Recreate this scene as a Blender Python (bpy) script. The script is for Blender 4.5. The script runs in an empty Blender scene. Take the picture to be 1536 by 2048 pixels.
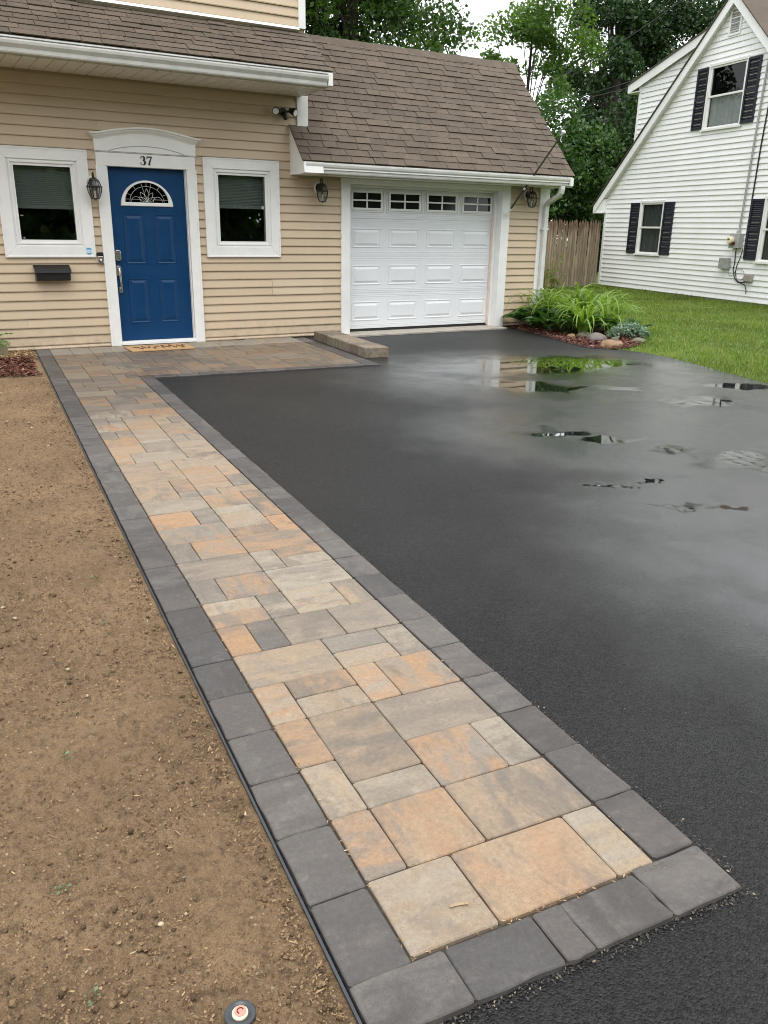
import bpy, math, random
import numpy as np
from mathutils import Vector, Matrix, noise as mnoise
rng = random.Random(7)
nr = np.random.default_rng(11)
SC = bpy.context.scene
COL = SC.collection

# ------------------------------------------------------------------ camera, sky, sun, exposure
cam = bpy.data.cameras.new('camera'); co = bpy.data.objects.new('camera', cam); COL.objects.link(co)
cam.sensor_fit = 'HORIZONTAL'; cam.sensor_width = 36.0; cam.lens = 1629.33 / 1536 * 36.0
cam.clip_start = 0.05; cam.clip_end = 500
yaw, pitch, roll = math.radians(30.1025), math.radians(19.2599), math.radians(1.0769)
fw = Vector((math.sin(yaw) * math.cos(pitch), math.cos(yaw) * math.cos(pitch), -math.sin(pitch)))
rt = Vector((math.cos(yaw), -math.sin(yaw), 0)); up = rt.cross(fw)
r2 = rt * math.cos(roll) + up * math.sin(roll); u2 = -rt * math.sin(roll) + up * math.cos(roll)
M3 = Matrix((r2, u2, -fw)).transposed()
co.matrix_world = Matrix.Translation((-2.288, -10.5046, 1.4438)) @ M3.to_4x4()
SC.camera = co

W = bpy.data.worlds.new('World'); SC.world = W; W.use_nodes = True
nt = W.node_tree; nt.nodes.clear()
sky = nt.nodes.new('ShaderNodeTexSky'); sky.sky_type = 'NISHITA'; sky.sun_disc = False
SUN_EL, SUN_AZ = math.radians(66), math.radians(205)
sky.sun_elevation = SUN_EL; sky.sun_rotation = SUN_AZ; sky.dust_density = 4.0; sky.air_density = 1.2
hs = nt.nodes.new('ShaderNodeHueSaturation'); hs.inputs['Saturation'].default_value = 0.16
mxw = nt.nodes.new('ShaderNodeMix'); mxw.data_type = 'RGBA'; mxw.inputs[0].default_value = 0.72   # overcast: cloud layer over the clear sky
mxw.inputs[7].default_value = (10.0, 10.25, 10.6, 1)
bg = nt.nodes.new('ShaderNodeBackground'); bg.inputs['Strength'].default_value = 0.1
wo = nt.nodes.new('ShaderNodeOutputWorld')
nt.links.new(sky.outputs[0], hs.inputs['Color']); nt.links.new(hs.outputs[0], mxw.inputs[6])
nt.links.new(mxw.outputs[2], bg.inputs['Color']); nt.links.new(bg.outputs[0], wo.inputs['Surface'])

sl = bpy.data.lights.new('sun', 'SUN'); sl.energy = 0.9; sl.angle = math.radians(40); sl.color = (1, 0.97, 0.93)
so = bpy.data.objects.new('sun', sl); COL.objects.link(so)
sd = Vector((math.sin(SUN_AZ) * math.cos(SUN_EL), math.cos(SUN_AZ) * math.cos(SUN_EL), math.sin(SUN_EL)))
so.rotation_euler = sd.to_track_quat('Z', 'Y').to_euler(); so.location = (0, -6, 12)
SC.view_settings.view_transform = 'Standard'; SC.view_settings.look = 'None'
SC.view_settings.gamma = 1.0; SC.view_settings.use_curve_mapping = False
SC.view_settings.exposure = 1.05
SC.render.engine = 'CYCLES'
SC.cycles.use_adaptive_sampling = True; SC.cycles.adaptive_threshold = 0.01; SC.cycles.use_denoising = True; SC.cycles.filter_width = 1.0
SC.cycles.denoising_prefilter = 'ACCURATE'; SC.cycles.denoising_input_passes = 'RGB_ALBEDO_NORMAL'
SC.cycles.max_bounces = 6; SC.cycles.diffuse_bounces = 3; SC.cycles.glossy_bounces = 3
SC.cycles.transparent_max_bounces = 8; SC.cycles.transmission_bounces = 3
SC.cycles.caustics_reflective = False; SC.cycles.caustics_refractive = False

# ------------------------------------------------------------------ node helpers
class NT:
    def __init__(s, name):
        s.m = bpy.data.materials.new(name); s.m.use_nodes = True; s.t = s.m.node_tree
        s.b = s.t.nodes['Principled BSDF']; s.out = s.t.nodes['Material Output']
    def n(s, typ, **kw):
        o = s.t.nodes.new(typ)
        for k, v in kw.items(): setattr(o, k, v)
        return o
    def put(s, sock, v):
        if hasattr(v, 'is_output') or isinstance(v, bpy.types.NodeSocket): s.t.links.new(v, sock)
        elif isinstance(v, (tuple, list)) and len(v) == 3 and sock.type == 'RGBA': sock.default_value = (*v, 1)
        else: sock.default_value = v
    def math(s, op, a, b=0.0, c=None, clamp=False):
        o = s.n('ShaderNodeMath', operation=op, use_clamp=clamp); s.put(o.inputs[0], a); s.put(o.inputs[1], b)
        if c is not None: s.put(o.inputs[2], c)
        return o.outputs[0]
    def vm(s, op, a, b=None, out=0):
        o = s.n('ShaderNodeVectorMath', operation=op); s.put(o.inputs[0], a)
        if b is not None: s.put(o.inputs[1], b)
        return o.outputs[out]
    def mix(s, f, a, b, mode='MIX'):
        o = s.n('ShaderNodeMix', data_type='RGBA', blend_type=mode); s.put(o.inputs[0], f); s.put(o.inputs[6], a); s.put(o.inputs[7], b)
        return o.outputs[2]
    def mr(s, v, a, b, c=0.0, d=1.0, smooth=False):
        o = s.n('ShaderNodeMapRange'); o.interpolation_type = 'SMOOTHSTEP' if smooth else 'LINEAR'
        for i, x in enumerate((v, a, b, c, d)): s.put(o.inputs[i], x)
        return o.outputs[0]
    def noise(s, vec, scale, detail=3.0, rough=0.55, dist=0.0):
        o = s.n('ShaderNodeTexNoise'); s.put(o.inputs['Vector'], vec); s.put(o.inputs['Scale'], scale)
        o.inputs['Detail'].default_value = detail; o.inputs['Roughness'].default_value = rough; o.inputs['Distortion'].default_value = dist
        return o.outputs['Fac']
    def vor(s, vec, scale, feature='F1', out='Distance', rnd=1.0):
        o = s.n('ShaderNodeTexVoronoi', feature=feature); s.put(o.inputs['Vector'], vec); s.put(o.inputs['Scale'], scale)
        o.inputs['Randomness'].default_value = rnd
        return o.outputs[out]
    def ramp(s, v, stops, interp='LINEAR'):
        o = s.n('ShaderNodeValToRGB'); s.put(o.inputs[0], v); e = o.color_ramp.elements; o.color_ramp.interpolation = interp
        while len(e) > 1: e.remove(e[-1])
        e[0].position = stops[0][0]; e[0].color = (*stops[0][1], 1)
        for p, c in stops[1:]: x = e.new(p); x.color = (*c, 1)
        return o.outputs[0]
    def obj(s): return s.n('ShaderNodeTexCoord').outputs['Object']
    def pos(s): return s.n('ShaderNodeNewGeometry').outputs['Position']
    def rnd(s): return s.n('ShaderNodeObjectInfo').outputs['Random']
    def island(s): return s.n('ShaderNodeNewGeometry').outputs['Random Per Island']
    def bump(s, h, strength=0.3, dist=0.01, normal=None):
        o = s.n('ShaderNodeBump'); s.put(o.inputs['Strength'], strength); s.put(o.inputs['Distance'], dist); s.put(o.inputs['Height'], h)
        if normal is not None: s.put(o.inputs['Normal'], normal)
        return o.outputs[0]
    def set(s, **kw):
        for k, v in kw.items(): s.put(s.b.inputs[k.replace('_', ' ')], v)
        return s.m

def plain(name, col, rough=0.5, metal=0.0, var=0.08, vscale=8.0, coat=0.0, bump=0.0, bscale=200.0, objvar=0.0):
    t = NT(name); p = t.pos()
    n = t.noise(p, vscale, 4)
    c = t.mix(1.0, col, t.mr(n, 0.25, 0.75, 1 - var, 1 + var), 'MULTIPLY')
    if objvar: c = t.mix(1.0, c, t.mr(t.rnd(), 0, 1, 1 - objvar, 1 + objvar), 'MULTIPLY')
    kw = dict(Base_Color=c, Roughness=t.mr(n, 0.3, 0.7, max(0, rough - 0.06), min(1, rough + 0.06)), Metallic=metal)
    if coat: kw['Coat_Weight'] = coat
    if bump: kw['Normal'] = t.bump(t.noise(p, bscale, 2), bump, 0.003)
    return t.set(**kw)

M = {}
# vinyl siding: faint embossed grain, soft dirt
def siding(name, col, objvar, dirt):
    t = NT(name); p = t.pos()
    sv = t.vm('MULTIPLY', p, (1.5, 1.5, 40.0))
    g = t.noise(sv, 6, 4)
    big = t.noise(p, 1.3, 3)
    c = t.mix(1.0, col, t.mr(big, 0.3, 0.7, 0.95, 1.04), 'MULTIPLY')
    c = t.mix(1.0, c, t.mr(t.rnd(), 0, 1, 1 - objvar, 1 + objvar), 'MULTIPLY')
    z = t.n('ShaderNodeSeparateXYZ'); t.put(z.inputs[0], p)
    splash = t.math('MULTIPLY', t.mr(z.outputs[2], 0.0, 0.35, 1.0, 0.0, True), t.mr(t.noise(p, 9, 5, 0.7), 0.4, 0.75))
    c = t.mix(t.math('MULTIPLY', splash, dirt), c, (0.22, 0.17, 0.11))
    sv2 = t.vm('MULTIPLY', p, (14.0, 14.0, 0.7))
    streak = t.mr(t.noise(sv2, 1.0, 4, 0.6), 0.55, 0.8, 0.0, 0.30 * dirt)
    c = t.mix(streak, c, (0.3, 0.27, 0.22))
    return t.set(Base_Color=c, Roughness=0.5, Normal=t.bump(g, 0.12, 0.002))
M['tan'] = siding('tan_vinyl', (0.545, 0.430, 0.298), 0.035, 0.5)
M['tan_new'] = siding('tan_vinyl_patch', (0.56, 0.455, 0.325), 0.02, 0.2)
M['nwhite'] = siding('white_vinyl', (0.88, 0.885, 0.88), 0.012, 0.16)
M['white'] = plain('white_trim', (0.80, 0.80, 0.775), 0.42, var=0.05, vscale=5, bump=0.05)
M['gwhite'] = plain('garage_white', (0.76, 0.785, 0.80), 0.4, var=0.04, vscale=3)
M['gutter'] = plain('gutter_aluminium', (0.62, 0.62, 0.585), 0.35, var=0.12, vscale=6)
M['soffit'] = plain('soffit_vinyl', (0.74, 0.73, 0.68), 0.5, var=0.06)
M['jamb'] = plain('primed_wood_jamb', (0.75, 0.60, 0.50), 0.6, var=0.1)
M['blue'] = plain('blue_door_paint', (0.001, 0.040, 0.122), 0.40, var=0.06, vscale=6)
M['blue'].node_tree.nodes['Principled BSDF'].inputs['Specular IOR Level'].default_value = 0.35
M['black'] = plain('black_metal', (0.012, 0.012, 0.013), 0.4, var=0.2, vscale=30)
M['bronze'] = plain('dark_bronze', (0.022, 0.020, 0.018), 0.38, 0.3, var=0.25, vscale=40)
M['nickel'] = plain('brushed_nickel', (0.62, 0.59, 0.54), 0.3, 1.0, var=0.08, vscale=60)
M['shutter'] = plain('navy_shutter', (0.016, 0.019, 0.030), 0.45, var=0.12)
M['rubber'] = plain('black_rubber', (0.012, 0.012, 0.012), 0.6)
M['grey_box'] = plain('grey_utility_paint', (0.36, 0.36, 0.34), 0.5, var=0.12, vscale=14)
M['brown_box'] = plain('weathered_grey_plastic', (0.33, 0.29, 0.26), 0.55, var=0.12, vscale=14)
M['red'] = plain('red_tag', (0.09, 0.012, 0.01), 0.4)
M['cable'] = plain('black_cable', (0.015, 0.015, 0.015), 0.5)
M['conduit'] = plain('grey_conduit', (0.34, 0.33, 0.31), 0.5)
M['curtain'] = plain('white_curtain', (0.62, 0.63, 0.63), 0.9, var=0.1)
M['blind'] = plain('pleated_blind', (0.42, 0.445, 0.435), 0.8)
M['sheer'] = plain('grey_sheer_curtain', (0.13, 0.14, 0.14), 0.9, var=0.3, vscale=30)
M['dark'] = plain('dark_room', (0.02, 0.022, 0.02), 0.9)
M['concrete'] = plain('concrete_apron', (0.36, 0.33, 0.28), 0.85, var=0.28, vscale=9, bump=0.4, bscale=120)
M['found'] = plain('concrete_foundation', (0.27, 0.26, 0.23), 0.9, var=0.2, bump=0.3)
M['edging'] = plain('black_plastic_edging', (0.040, 0.046, 0.052), 0.35, var=0.3, vscale=25)
M['sticker'] = plain('blue_sticker', (0.10, 0.36, 0.66), 0.4)
M['paper'] = plain('white_sticker', (0.82, 0.84, 0.85), 0.4)
M['pipe_steel'] = plain('brown_pole', (0.035, 0.028, 0.022), 0.4)
M['pink'] = plain('pink_nozzle', (0.62, 0.24, 0.19), 0.45)
M['cream'] = plain('cream_cap', (0.72, 0.62, 0.42), 0.45)
M['came'] = plain('lead_came', (0.72, 0.72, 0.70), 0.35, 0.4)
M['teal'] = plain('teal_tie', (0.05, 0.32, 0.33), 0.5)
M['coir'] = plain('coir_mat', (0.42, 0.26, 0.13), 0.95, var=0.25, vscale=60, bump=0.6, bscale=500)
M['coir_dark'] = plain('dark_mat_print', (0.10, 0.055, 0.02), 0.95, var=0.3, vscale=60)

def glass_mat(name, tint, rough=0.0, refl=1.5):
    t = NT(name)
    tr = t.n('ShaderNodeBsdfTransparent'); t.put(tr.inputs[0], tint)
    gl = t.n('ShaderNodeBsdfGlossy'); gl.inputs['Roughness'].default_value = rough
    lw = t.n('ShaderNodeLayerWeight'); lw.inputs['Blend'].default_value = 0.5
    r0 = ((refl - 1) / (refl + 1)) ** 2
    k = t.math('ADD', r0, t.math('MULTIPLY', t.math('POWER', lw.outputs['Facing'], 5.0), 1 - r0), clamp=True)
    ms = t.n('ShaderNodeMixShader'); t.t.links.new(k, ms.inputs[0]); t.t.links.new(tr.outputs[0], ms.inputs[1]); t.t.links.new(gl.outputs[0], ms.inputs[2])
    t.t.links.new(ms.outputs[0], t.out.inputs['Surface'])
    return t.m
M['pane'] = glass_mat('window_glass', (0.74, 0.775, 0.755), 0.0, 2.1)
M['npane'] = glass_mat('neighbour_glass', (0.80, 0.82, 0.81), 0.0, 1.38)
M['lamp_glass'] = glass_mat('lamp_glass', (0.75, 0.76, 0.74), 0.15, 1.7)

# pavers: every piece blends two of the mix's colours in streaks of its own
def paver_mat(name, ramp1, ramp2, drycol, wetmul):
    t = NT(name); r = t.rnd(); ob = t.obj(); p = t.pos()
    r_2 = t.math('FRACT', t.math('MULTIPLY', r, 17.31)); r_3 = t.math('FRACT', t.math('MULTIPLY', r, 53.77))
    off = t.n('ShaderNodeCombineXYZ'); t.put(off.inputs[0], t.math('MULTIPLY', r, 91.0)); t.put(off.inputs[1], t.math('MULTIPLY', r_2, 47.0)); t.put(off.inputs[2], t.math('MULTIPLY', r_3, 31.0))
    rot = t.n('ShaderNodeVectorRotate', rotation_type='Z_AXIS'); t.put(rot.inputs['Vector'], ob); t.put(rot.inputs['Angle'], t.math('MULTIPLY', t.math('GREATER_THAN', r_3, 0.62), 1.57))
    v = t.vm('ADD', t.vm('MULTIPLY', rot.outputs[0], (1.8, 5.0, 1.0)), off.outputs[0])
    n1 = t.noise(v, 2.3, 5, 0.6, 0.5)
    v2 = t.vm('ADD', ob, off.outputs[0])
    n2 = t.noise(v2, 9.0, 6, 0.7)
    f = t.mr(t.math('ADD', n1, t.math('MULTIPLY', t.math('SUBTRACT', n2, 0.5), 0.35)), 0.36, 0.64, 0, 1, True)
    prim = t.ramp(r, ramp1, 'CONSTANT') if ramp1 else t.n('ShaderNodeObjectInfo').outputs['Color']
    c = t.mix(f, prim, t.mix(0.88, prim, t.ramp(r_2, ramp2, 'CONSTANT')))
    if not ramp1:
        cloud = t.mr(t.noise(t.vm('ADD', t.vm('MULTIPLY', rot.outputs[0], (5.0, 9.0, 1.0)), t.vm('SCALE', off.outputs[0], None)), 1.0, 6, 0.68, 0.4), 0.50, 0.66, 0, 1, True)
        c = t.mix(t.math('MULTIPLY', cloud, t.mr(r_3, 0, 1, 0.20, 0.80)), c, (0.140, 0.122, 0.104))
    c = t.mix(t.math('MULTIPLY', t.mr(t.noise(t.vm('ADD', v, (7.0, 3.0, 1.0)), 3.1, 4, 0.6), 0.56, 0.70, 0, 1, True), t.mr(r_3, 0.45, 0.55, 0.0, 0.75)), c, ramp2[-1][1])
    g = t.noise(p, 420, 2, 0.7)
    c = t.mix(1.0, c, t.mr(g, 0.25, 0.75, 0.74, 1.24), 'MULTIPLY')
    c = t.mix(1.0, c, t.mr(t.noise(p, 70, 4, 0.75), 0.3, 0.7, 0.84, 1.16), 'MULTIPLY')
    blot = t.mr(t.noise(p, 26, 5, 0.7), 0.62, 0.75, 0, 0.35)
    c = t.mix(blot, c, t.mix(1.0, c, (0.6, 0.6, 0.62), 'MULTIPLY'))
    dust = t.mr(t.noise(p, 17, 6, 0.72), 0.54, 0.72, 0, 0.30 if not ramp1 else 0.6)
    c = t.mix(dust, c, t.mix(1.0, c, (1.75, 1.70, 1.62), 'MULTIPLY'))
    pit = t.vor(p, 160, 'F1', 'Distance')
    c = t.mix(t.mr(pit, 0.0, 0.12, 0.5, 0.0), c, (0.05, 0.045, 0.04))
    # rain-wet beyond the eave's drip line, dry and paler against the wall
    z = t.n('ShaderNodeSeparateXYZ'); t.put(z.inputs[0], p)
    yy = t.math('ADD', z.outputs[1], t.math('MULTIPLY', t.math('SUBTRACT', t.noise(p, 5, 4), 0.5), 0.14))
    dry = t.mr(yy, -0.57, -0.50, 0, 1, True)
    damp = t.math('MULTIPLY', t.mr(z.outputs[1], -5.5, -2.5, 0, 1, True), t.math('SUBTRACT', 1.0, dry))
    c = t.mix(damp, c, t.mix(1.0, c, wetmul, 'MULTIPLY'))
    c = t.mix(t.math('MULTIPLY', dry, 0.55), c, drycol)
    h = t.math('ADD', t.math('MULTIPLY', g, 0.5), t.noise(p, 60, 4))
    return t.set(Base_Color=c, Roughness=t.mr(damp, 0, 1, 0.78, 0.5), Normal=t.bump(h, 0.35, 0.004))
M['paver'] = paver_mat('blended_paver', None,
    [(0.0, (0.150, 0.128, 0.104)), (0.22, (0.275, 0.232, 0.175)), (0.42, (0.315, 0.192, 0.105)), (0.58, (0.180, 0.150, 0.120)), (0.75, (0.295, 0.220, 0.145)), (0.88, (0.185, 0.160, 0.132))],
    (0.26, 0.235, 0.195), (0.60, 0.58, 0.56))
TONE = dict(t=(0.262, 0.196, 0.134), o=(0.305, 0.198, 0.120), l=(0.285, 0.245, 0.188), g=(0.205, 0.176, 0.145), d=(0.110, 0.099, 0.090), w=(0.232, 0.190, 0.146))
TONES = 'tol' + 'oot' + 'lowtglw' + 'otoow' + 'wtgl' + 'odww' + 'olllg' + 'ggl' + 'wllo' + 'gwo' + 'gogltooo' + 'wtwotowttowot' + 'twtowttowt'
M['border'] = paver_mat('charcoal_paver',
    [(0.0, (0.080, 0.072, 0.066)), (0.2, (0.104, 0.094, 0.086)), (0.4, (0.066, 0.060, 0.056)), (0.6, (0.092, 0.081, 0.074)), (0.8, (0.074, 0.069, 0.066))],
    [(0.0, (0.122, 0.110, 0.100)), (0.4, (0.060, 0.055, 0.051)), (0.75, (0.090, 0.080, 0.073))],
    (0.14, 0.13, 0.12), (0.72, 0.72, 0.74))
M['block'] = plain('tan_grey_block', (0.185, 0.152, 0.112), 0.88, var=0.42, vscale=22, bump=0.9, bscale=70, objvar=0.28)

# roof shingles
t = NT('asphalt_shingle'); p = t.pos(); r = t.rnd()
c = t.ramp(r, [(0, (0.086, 0.065, 0.047)), (0.3, (0.102, 0.077, 0.055)), (0.55, (0.078, 0.059, 0.043)), (0.75, (0.113, 0.086, 0.061)), (1, (0.090, 0.068, 0.050))])
g = t.noise(p, 260, 2, 0.7)
c = t.mix(1.0, c, t.mr(g, 0.3, 0.7, 0.62, 1.42), 'MULTIPLY')
c = t.mix(1.0, c, t.mr(t.noise(p, 34, 4, 0.7), 0.3, 0.7, 0.82, 1.2), 'MULTIPLY')
c = t.mix(1.0, c, t.mr(t.noise(p, 1.8, 4), 0.3, 0.7, 0.86, 1.14), 'MULTIPLY')
st = t.noise(t.vm('MULTIPLY', p, (9.0, 1.0, 1.0)), 1.0, 4, 0.6)
c = t.mix(t.mr(st, 0.58, 0.75, 0, 0.35), c, (0.045, 0.034, 0.027))
M['shingle'] = t.set(Base_Color=c, Roughness=0.82, Normal=t.bump(g, 0.5, 0.004))

# stockade picket
t = NT('weathered_picket'); p = t.pos(); ob = t.obj(); r = t.rnd()
gr = t.noise(t.vm('MULTIPLY', p, (30.0, 30.0, 2.0)), 1.0, 5, 0.65)
c = t.mix(t.mr(gr, 0.3, 0.7), (0.17, 0.125, 0.085), (0.34, 0.27, 0.19))
z = t.n('ShaderNodeSeparateXYZ'); t.put(z.inputs[0], p)
stain = t.mr(t.math('ADD', z.outputs[2], t.math('MULTIPLY', t.noise(t.vm('MULTIPLY', p, (12.0, 12.0, 1.0)), 1.0, 3), 0.9)), 1.75, 2.05, 0, 0.75, True)
c = t.mix(stain, c, (0.085, 0.042, 0.022))
c = t.mix(1.0, c, t.mr(r, 0, 1, 0.75, 1.2), 'MULTIPLY')
M['picket'] = t.set(Base_Color=c, Roughness=0.85, Normal=t.bump(gr, 0.5, 0.006))
M['bark'] = plain('bark', (0.045, 0.036, 0.028), 0.9, var=0.4, vscale=7, bump=0.8, bscale=30)
M['twig'] = plain('dry_twig', (0.36, 0.26, 0.16), 0.85, var=0.2)

def leaf_mat(name, a, b, trans=0.35, rough=0.5, spec=0.5):
    t = NT(name); p = t.pos(); i = t.island()
    c = t.mix(i, a, b)
    c = t.mix(1.0, c, t.mr(t.noise(p, 0.8, 3), 0.3, 0.7, 0.75, 1.25), 'MULTIPLY')
    if name == 'lawn_blade':
        c = t.mix(t.mr(t.noise(p, 1.6, 5, 0.65), 0.52, 0.72, 0, 0.55), c, (0.26, 0.24, 0.085))
        c = t.mix(t.mr(t.noise(p, 4.5, 4, 0.65), 0.55, 0.75, 0, 0.5), c, (0.060, 0.120, 0.022))
    t.set(Base_Color=c, Roughness=rough, Specular_IOR_Level=spec)
    tl = t.n('ShaderNodeBsdfTranslucent'); t.put(tl.inputs[0], t.mix(1.0, c, (1.5, 1.7, 0.7), 'MULTIPLY'))
    ms = t.n('ShaderNodeMixShader'); ms.inputs[0].default_value = trans
    t.t.links.new(t.b.outputs[0], ms.inputs[1]); t.t.links.new(tl.outputs[0], ms.inputs[2]); t.t.links.new(ms.outputs[0], t.out.inputs['Surface'])
    return t.m
M['leafA'] = leaf_mat('maple_leaf', (0.030, 0.070, 0.016), (0.085, 0.150, 0.035))
M['leafB'] = leaf_mat('light_leaf', (0.050, 0.105, 0.020), (0.115, 0.190, 0.040), 0.45)
M['leafC'] = leaf_mat('dark_leaf', (0.016, 0.040, 0.014), (0.042, 0.085, 0.024), 0.25)
M['leafD'] = leaf_mat('bush_leaf', (0.030, 0.075, 0.020), (0.070, 0.135, 0.032), 0.3)
M['strap'] = leaf_mat('daylily_leaf', (0.115, 0.215, 0.026), (0.24, 0.34, 0.060), 0.35, 0.4)
M['hosta'] = leaf_mat('hosta_leaf', (0.030, 0.085, 0.022), (0.060, 0.130, 0.030), 0.25, 0.4)
M['tallgrass'] = leaf_mat('tall_weed_leaf', (0.15, 0.20, 0.04), (0.24, 0.23, 0.07), 0.35)
M['sedum'] = leaf_mat('grey_green_sedum', (0.14, 0.23, 0.16), (0.26, 0.36, 0.27), 0.15)
M['fern'] = leaf_mat('fern_leaf', (0.10, 0.23, 0.04), (0.20, 0.36, 0.09), 0.35)
M['weed'] = leaf_mat('weed_leaf', (0.10, 0.15, 0.07), (0.19, 0.25, 0.14), 0.2)
M['grass'] = leaf_mat('lawn_blade', (0.105, 0.175, 0.024), (0.265, 0.325, 0.072), 0.3, 0.55)
t = NT('lawn_soil'); p = t.pos()
c = t.mix(t.mr(t.noise(p, 2.5, 4), 0.35, 0.65), (0.085, 0.150, 0.026), (0.135, 0.190, 0.038))
c = t.mix(t.mr(t.noise(p, 60, 4, 0.7), 0.4, 0.7), c, (0.055, 0.09, 0.02))
M['lawn'] = t.set(Base_Color=c, Roughness=0.9, Normal=t.bump(t.noise(p, 90, 3), 0.8, 0.02))

# mulch chips
def chip_mat(name, cols):
    t = NT(name); i = t.island()
    return t.set(Base_Color=t.ramp(i, cols), Roughness=0.8)
M['mulch'] = chip_mat('red_mulch', [(0, (0.045, 0.012, 0.009)), (0.45, (0.11, 0.030, 0.018)), (0.75, (0.17, 0.055, 0.032)), (0.93, (0.22, 0.10, 0.06)), (1, (0.42, 0.30, 0.2))])
M['chaff'] = chip_mat('tan_chaff', [(0, (0.20, 0.12, 0.06)), (0.5, (0.34, 0.22, 0.11)), (1, (0.50, 0.37, 0.21))])
M['crumb'] = chip_mat('soil_crumb', [(0, (0.06, 0.035, 0.018)), (0.45, (0.18, 0.113, 0.058)), (0.97, (0.29, 0.19, 0.10)), (1, (0.40, 0.29, 0.17))])
M['grit'] = chip_mat('driveway_grit', [(0, (0.02, 0.02, 0.02)), (0.4, (0.06, 0.055, 0.05)), (0.85, (0.10, 0.085, 0.06)), (1, (0.34, 0.27, 0.18))])
M['pebble'] = plain('pale_pebble', (0.38, 0.31, 0.21), 0.7, var=0.2, vscale=50, objvar=0.25)
M['rockg'] = plain('grey_rock', (0.152, 0.125, 0.115), 0.75, var=0.3, vscale=9, bump=0.7, bscale=35)
M['rockt'] = plain('tan_rock', (0.264, 0.168, 0.092), 0.75, var=0.35, vscale=12, bump=0.6, bscale=40)
M['rockm'] = plain('mossy_rock', (0.132, 0.129, 0.086), 0.85, var=0.35, vscale=12, bump=0.7, bscale=40)
M['timber'] = plain('weathered_timber', (0.25, 0.215, 0.13), 0.85, var=0.3, vscale=10, bump=0.5, bscale=40)

# soil
t = NT('bare_soil'); p = t.pos()
n1 = t.noise(p, 2.2, 4); n2 = t.noise(p, 40, 5, 0.7); n3 = t.noise(p, 260, 3, 0.7)
c = t.mix(t.mr(n1, 0.35, 0.68), (0.235, 0.150, 0.078), (0.335, 0.218, 0.115))
c = t.mix(t.mr(n2, 0.48, 0.66, 0, 0.7), c, (0.105, 0.064, 0.032))
c = t.mix(1.0, c, t.mr(n3, 0.25, 0.75, 0.5, 1.5), 'MULTIPLY')
c = t.mix(t.mr(t.noise(p, 7, 4, 0.6), 0.54, 0.74, 0, 0.45), c, (0.120, 0.074, 0.038))
sp = t.vor(p, 75, 'F1', 'Color'); sps = t.n('ShaderNodeSeparateColor'); t.put(sps.inputs[0], sp)
c = t.mix(t.math('MULTIPLY', t.mr(sps.outputs[0], 0.93, 0.95), t.mr(t.vor(p, 75), 0.3, 0.2)), c, (0.45, 0.36, 0.24))
M['soil'] = t.set(Base_Color=c, Roughness=0.93, Normal=t.bump(t.math('ADD', t.math('MULTIPLY', n2, 1.4), n3), 1.0, 0.012))

# wet asphalt: a rough open surface, a water film where the drive lies low, puddles in the dips
t = NT('wet_asphalt'); p = t.pos()
agg = t.vor(p, 185, 'F1', 'Distance'); agc = t.vor(p, 185, 'F1', 'Color'); ags = t.n('ShaderNodeSeparateColor'); t.put(ags.inputs[0], agc)
fine = t.noise(p, 380, 2, 0.7)
warp = t.n('ShaderNodeTexNoise'); t.put(warp.inputs['Vector'], p); warp.inputs['Scale'].default_value = 3.2; warp.inputs['Detail'].default_value = 4
pw = t.vm('ADD', p, t.vm('SCALE', t.vm('SUBTRACT', warp.outputs['Color'], (0.5, 0.5, 0.5)), None))
pw.node.inputs[1].links[0].from_node.inputs['Scale'].default_value = 0.7
def blob(cx, cy, rx, ry, ang, lo, hi):
    d = t.vm('SUBTRACT', pw, (cx, cy, 0.0))
    rot = t.n('ShaderNodeVectorRotate', rotation_type='Z_AXIS'); t.put(rot.inputs['Vector'], d); rot.inputs['Angle'].default_value = -ang
    l = t.vm('LENGTH', t.vm('MULTIPLY', rot.outputs[0], (1 / rx, 1 / ry, 0.0)), out=1)
    return t.mr(l, hi, lo, 0, 1, True)
pud = None
for (cx, cy, rx, ry, ang) in [(4.05, -3.35, 1.30, 0.62, -0.18), (2.95, -4.2, 0.30, 0.50, 0.6), (3.25, -4.58, 0.36, 0.09, -0.1), (3.75, -4.78, 0.28, 0.15, -0.4), (4.95, -5.15, 0.42, 0.20, -0.5),
                             (1.90, -5.93, 0.27, 0.14, -0.75), (2.15, -6.30, 0.30, 0.12, -0.3), (2.30, -6.68, 0.16, 0.13, -0.6), (2.55, -7.15, 0.36, 0.26, -0.5), (1.60, -7.12, 0.09, 0.07, -0.4),
                             (1.34, -7.50, 0.17, 0.05, -0.4), (1.32, -7.10, 0.13, 0.06, -0.8), (1.60, -7.70, 0.15, 0.06, -0.6), (3.9, -5.6, 0.5, 0.2, -0.3)]:
    b = blob(cx, cy, rx * 1.1, ry * 1.15, ang, 0.45, 1.15)
    pud = b if pud is None else t.math('MAXIMUM', pud, b)
film = None
for (cx, cy, rx, ry, ang) in [(4.1, -4.2, 3.0, 2.0, -0.5), (2.7, -6.4, 2.1, 1.6, -0.6), (2.2, -8.3, 2.4, 1.9, 0.3)]:
    b = blob(cx, cy, rx, ry, ang, 0.55, 1.2)
    film = b if film is None else t.math('MAXIMUM', film, b)
film = t.math('MULTIPLY', film, t.mr(t.noise(p, 1.7, 4, 0.6), 0.28, 0.60, 0.74, 1.0, True))
film = t.math('MAXIMUM', film, t.mr(t.noise(p, 0.9, 3), 0.3, 0.7, 0.0, 0.14))
c = t.mix(t.mr(ags.outputs[0], 0.2, 0.95), (0.003, 0.003, 0.0034), (0.022, 0.0215, 0.022))
c = t.mix(film, c, t.mix(1.0, c, (0.72, 0.72, 0.72), 'MULTIPLY'))
dry = t.math('SUBTRACT', 1.0, film)
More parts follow.
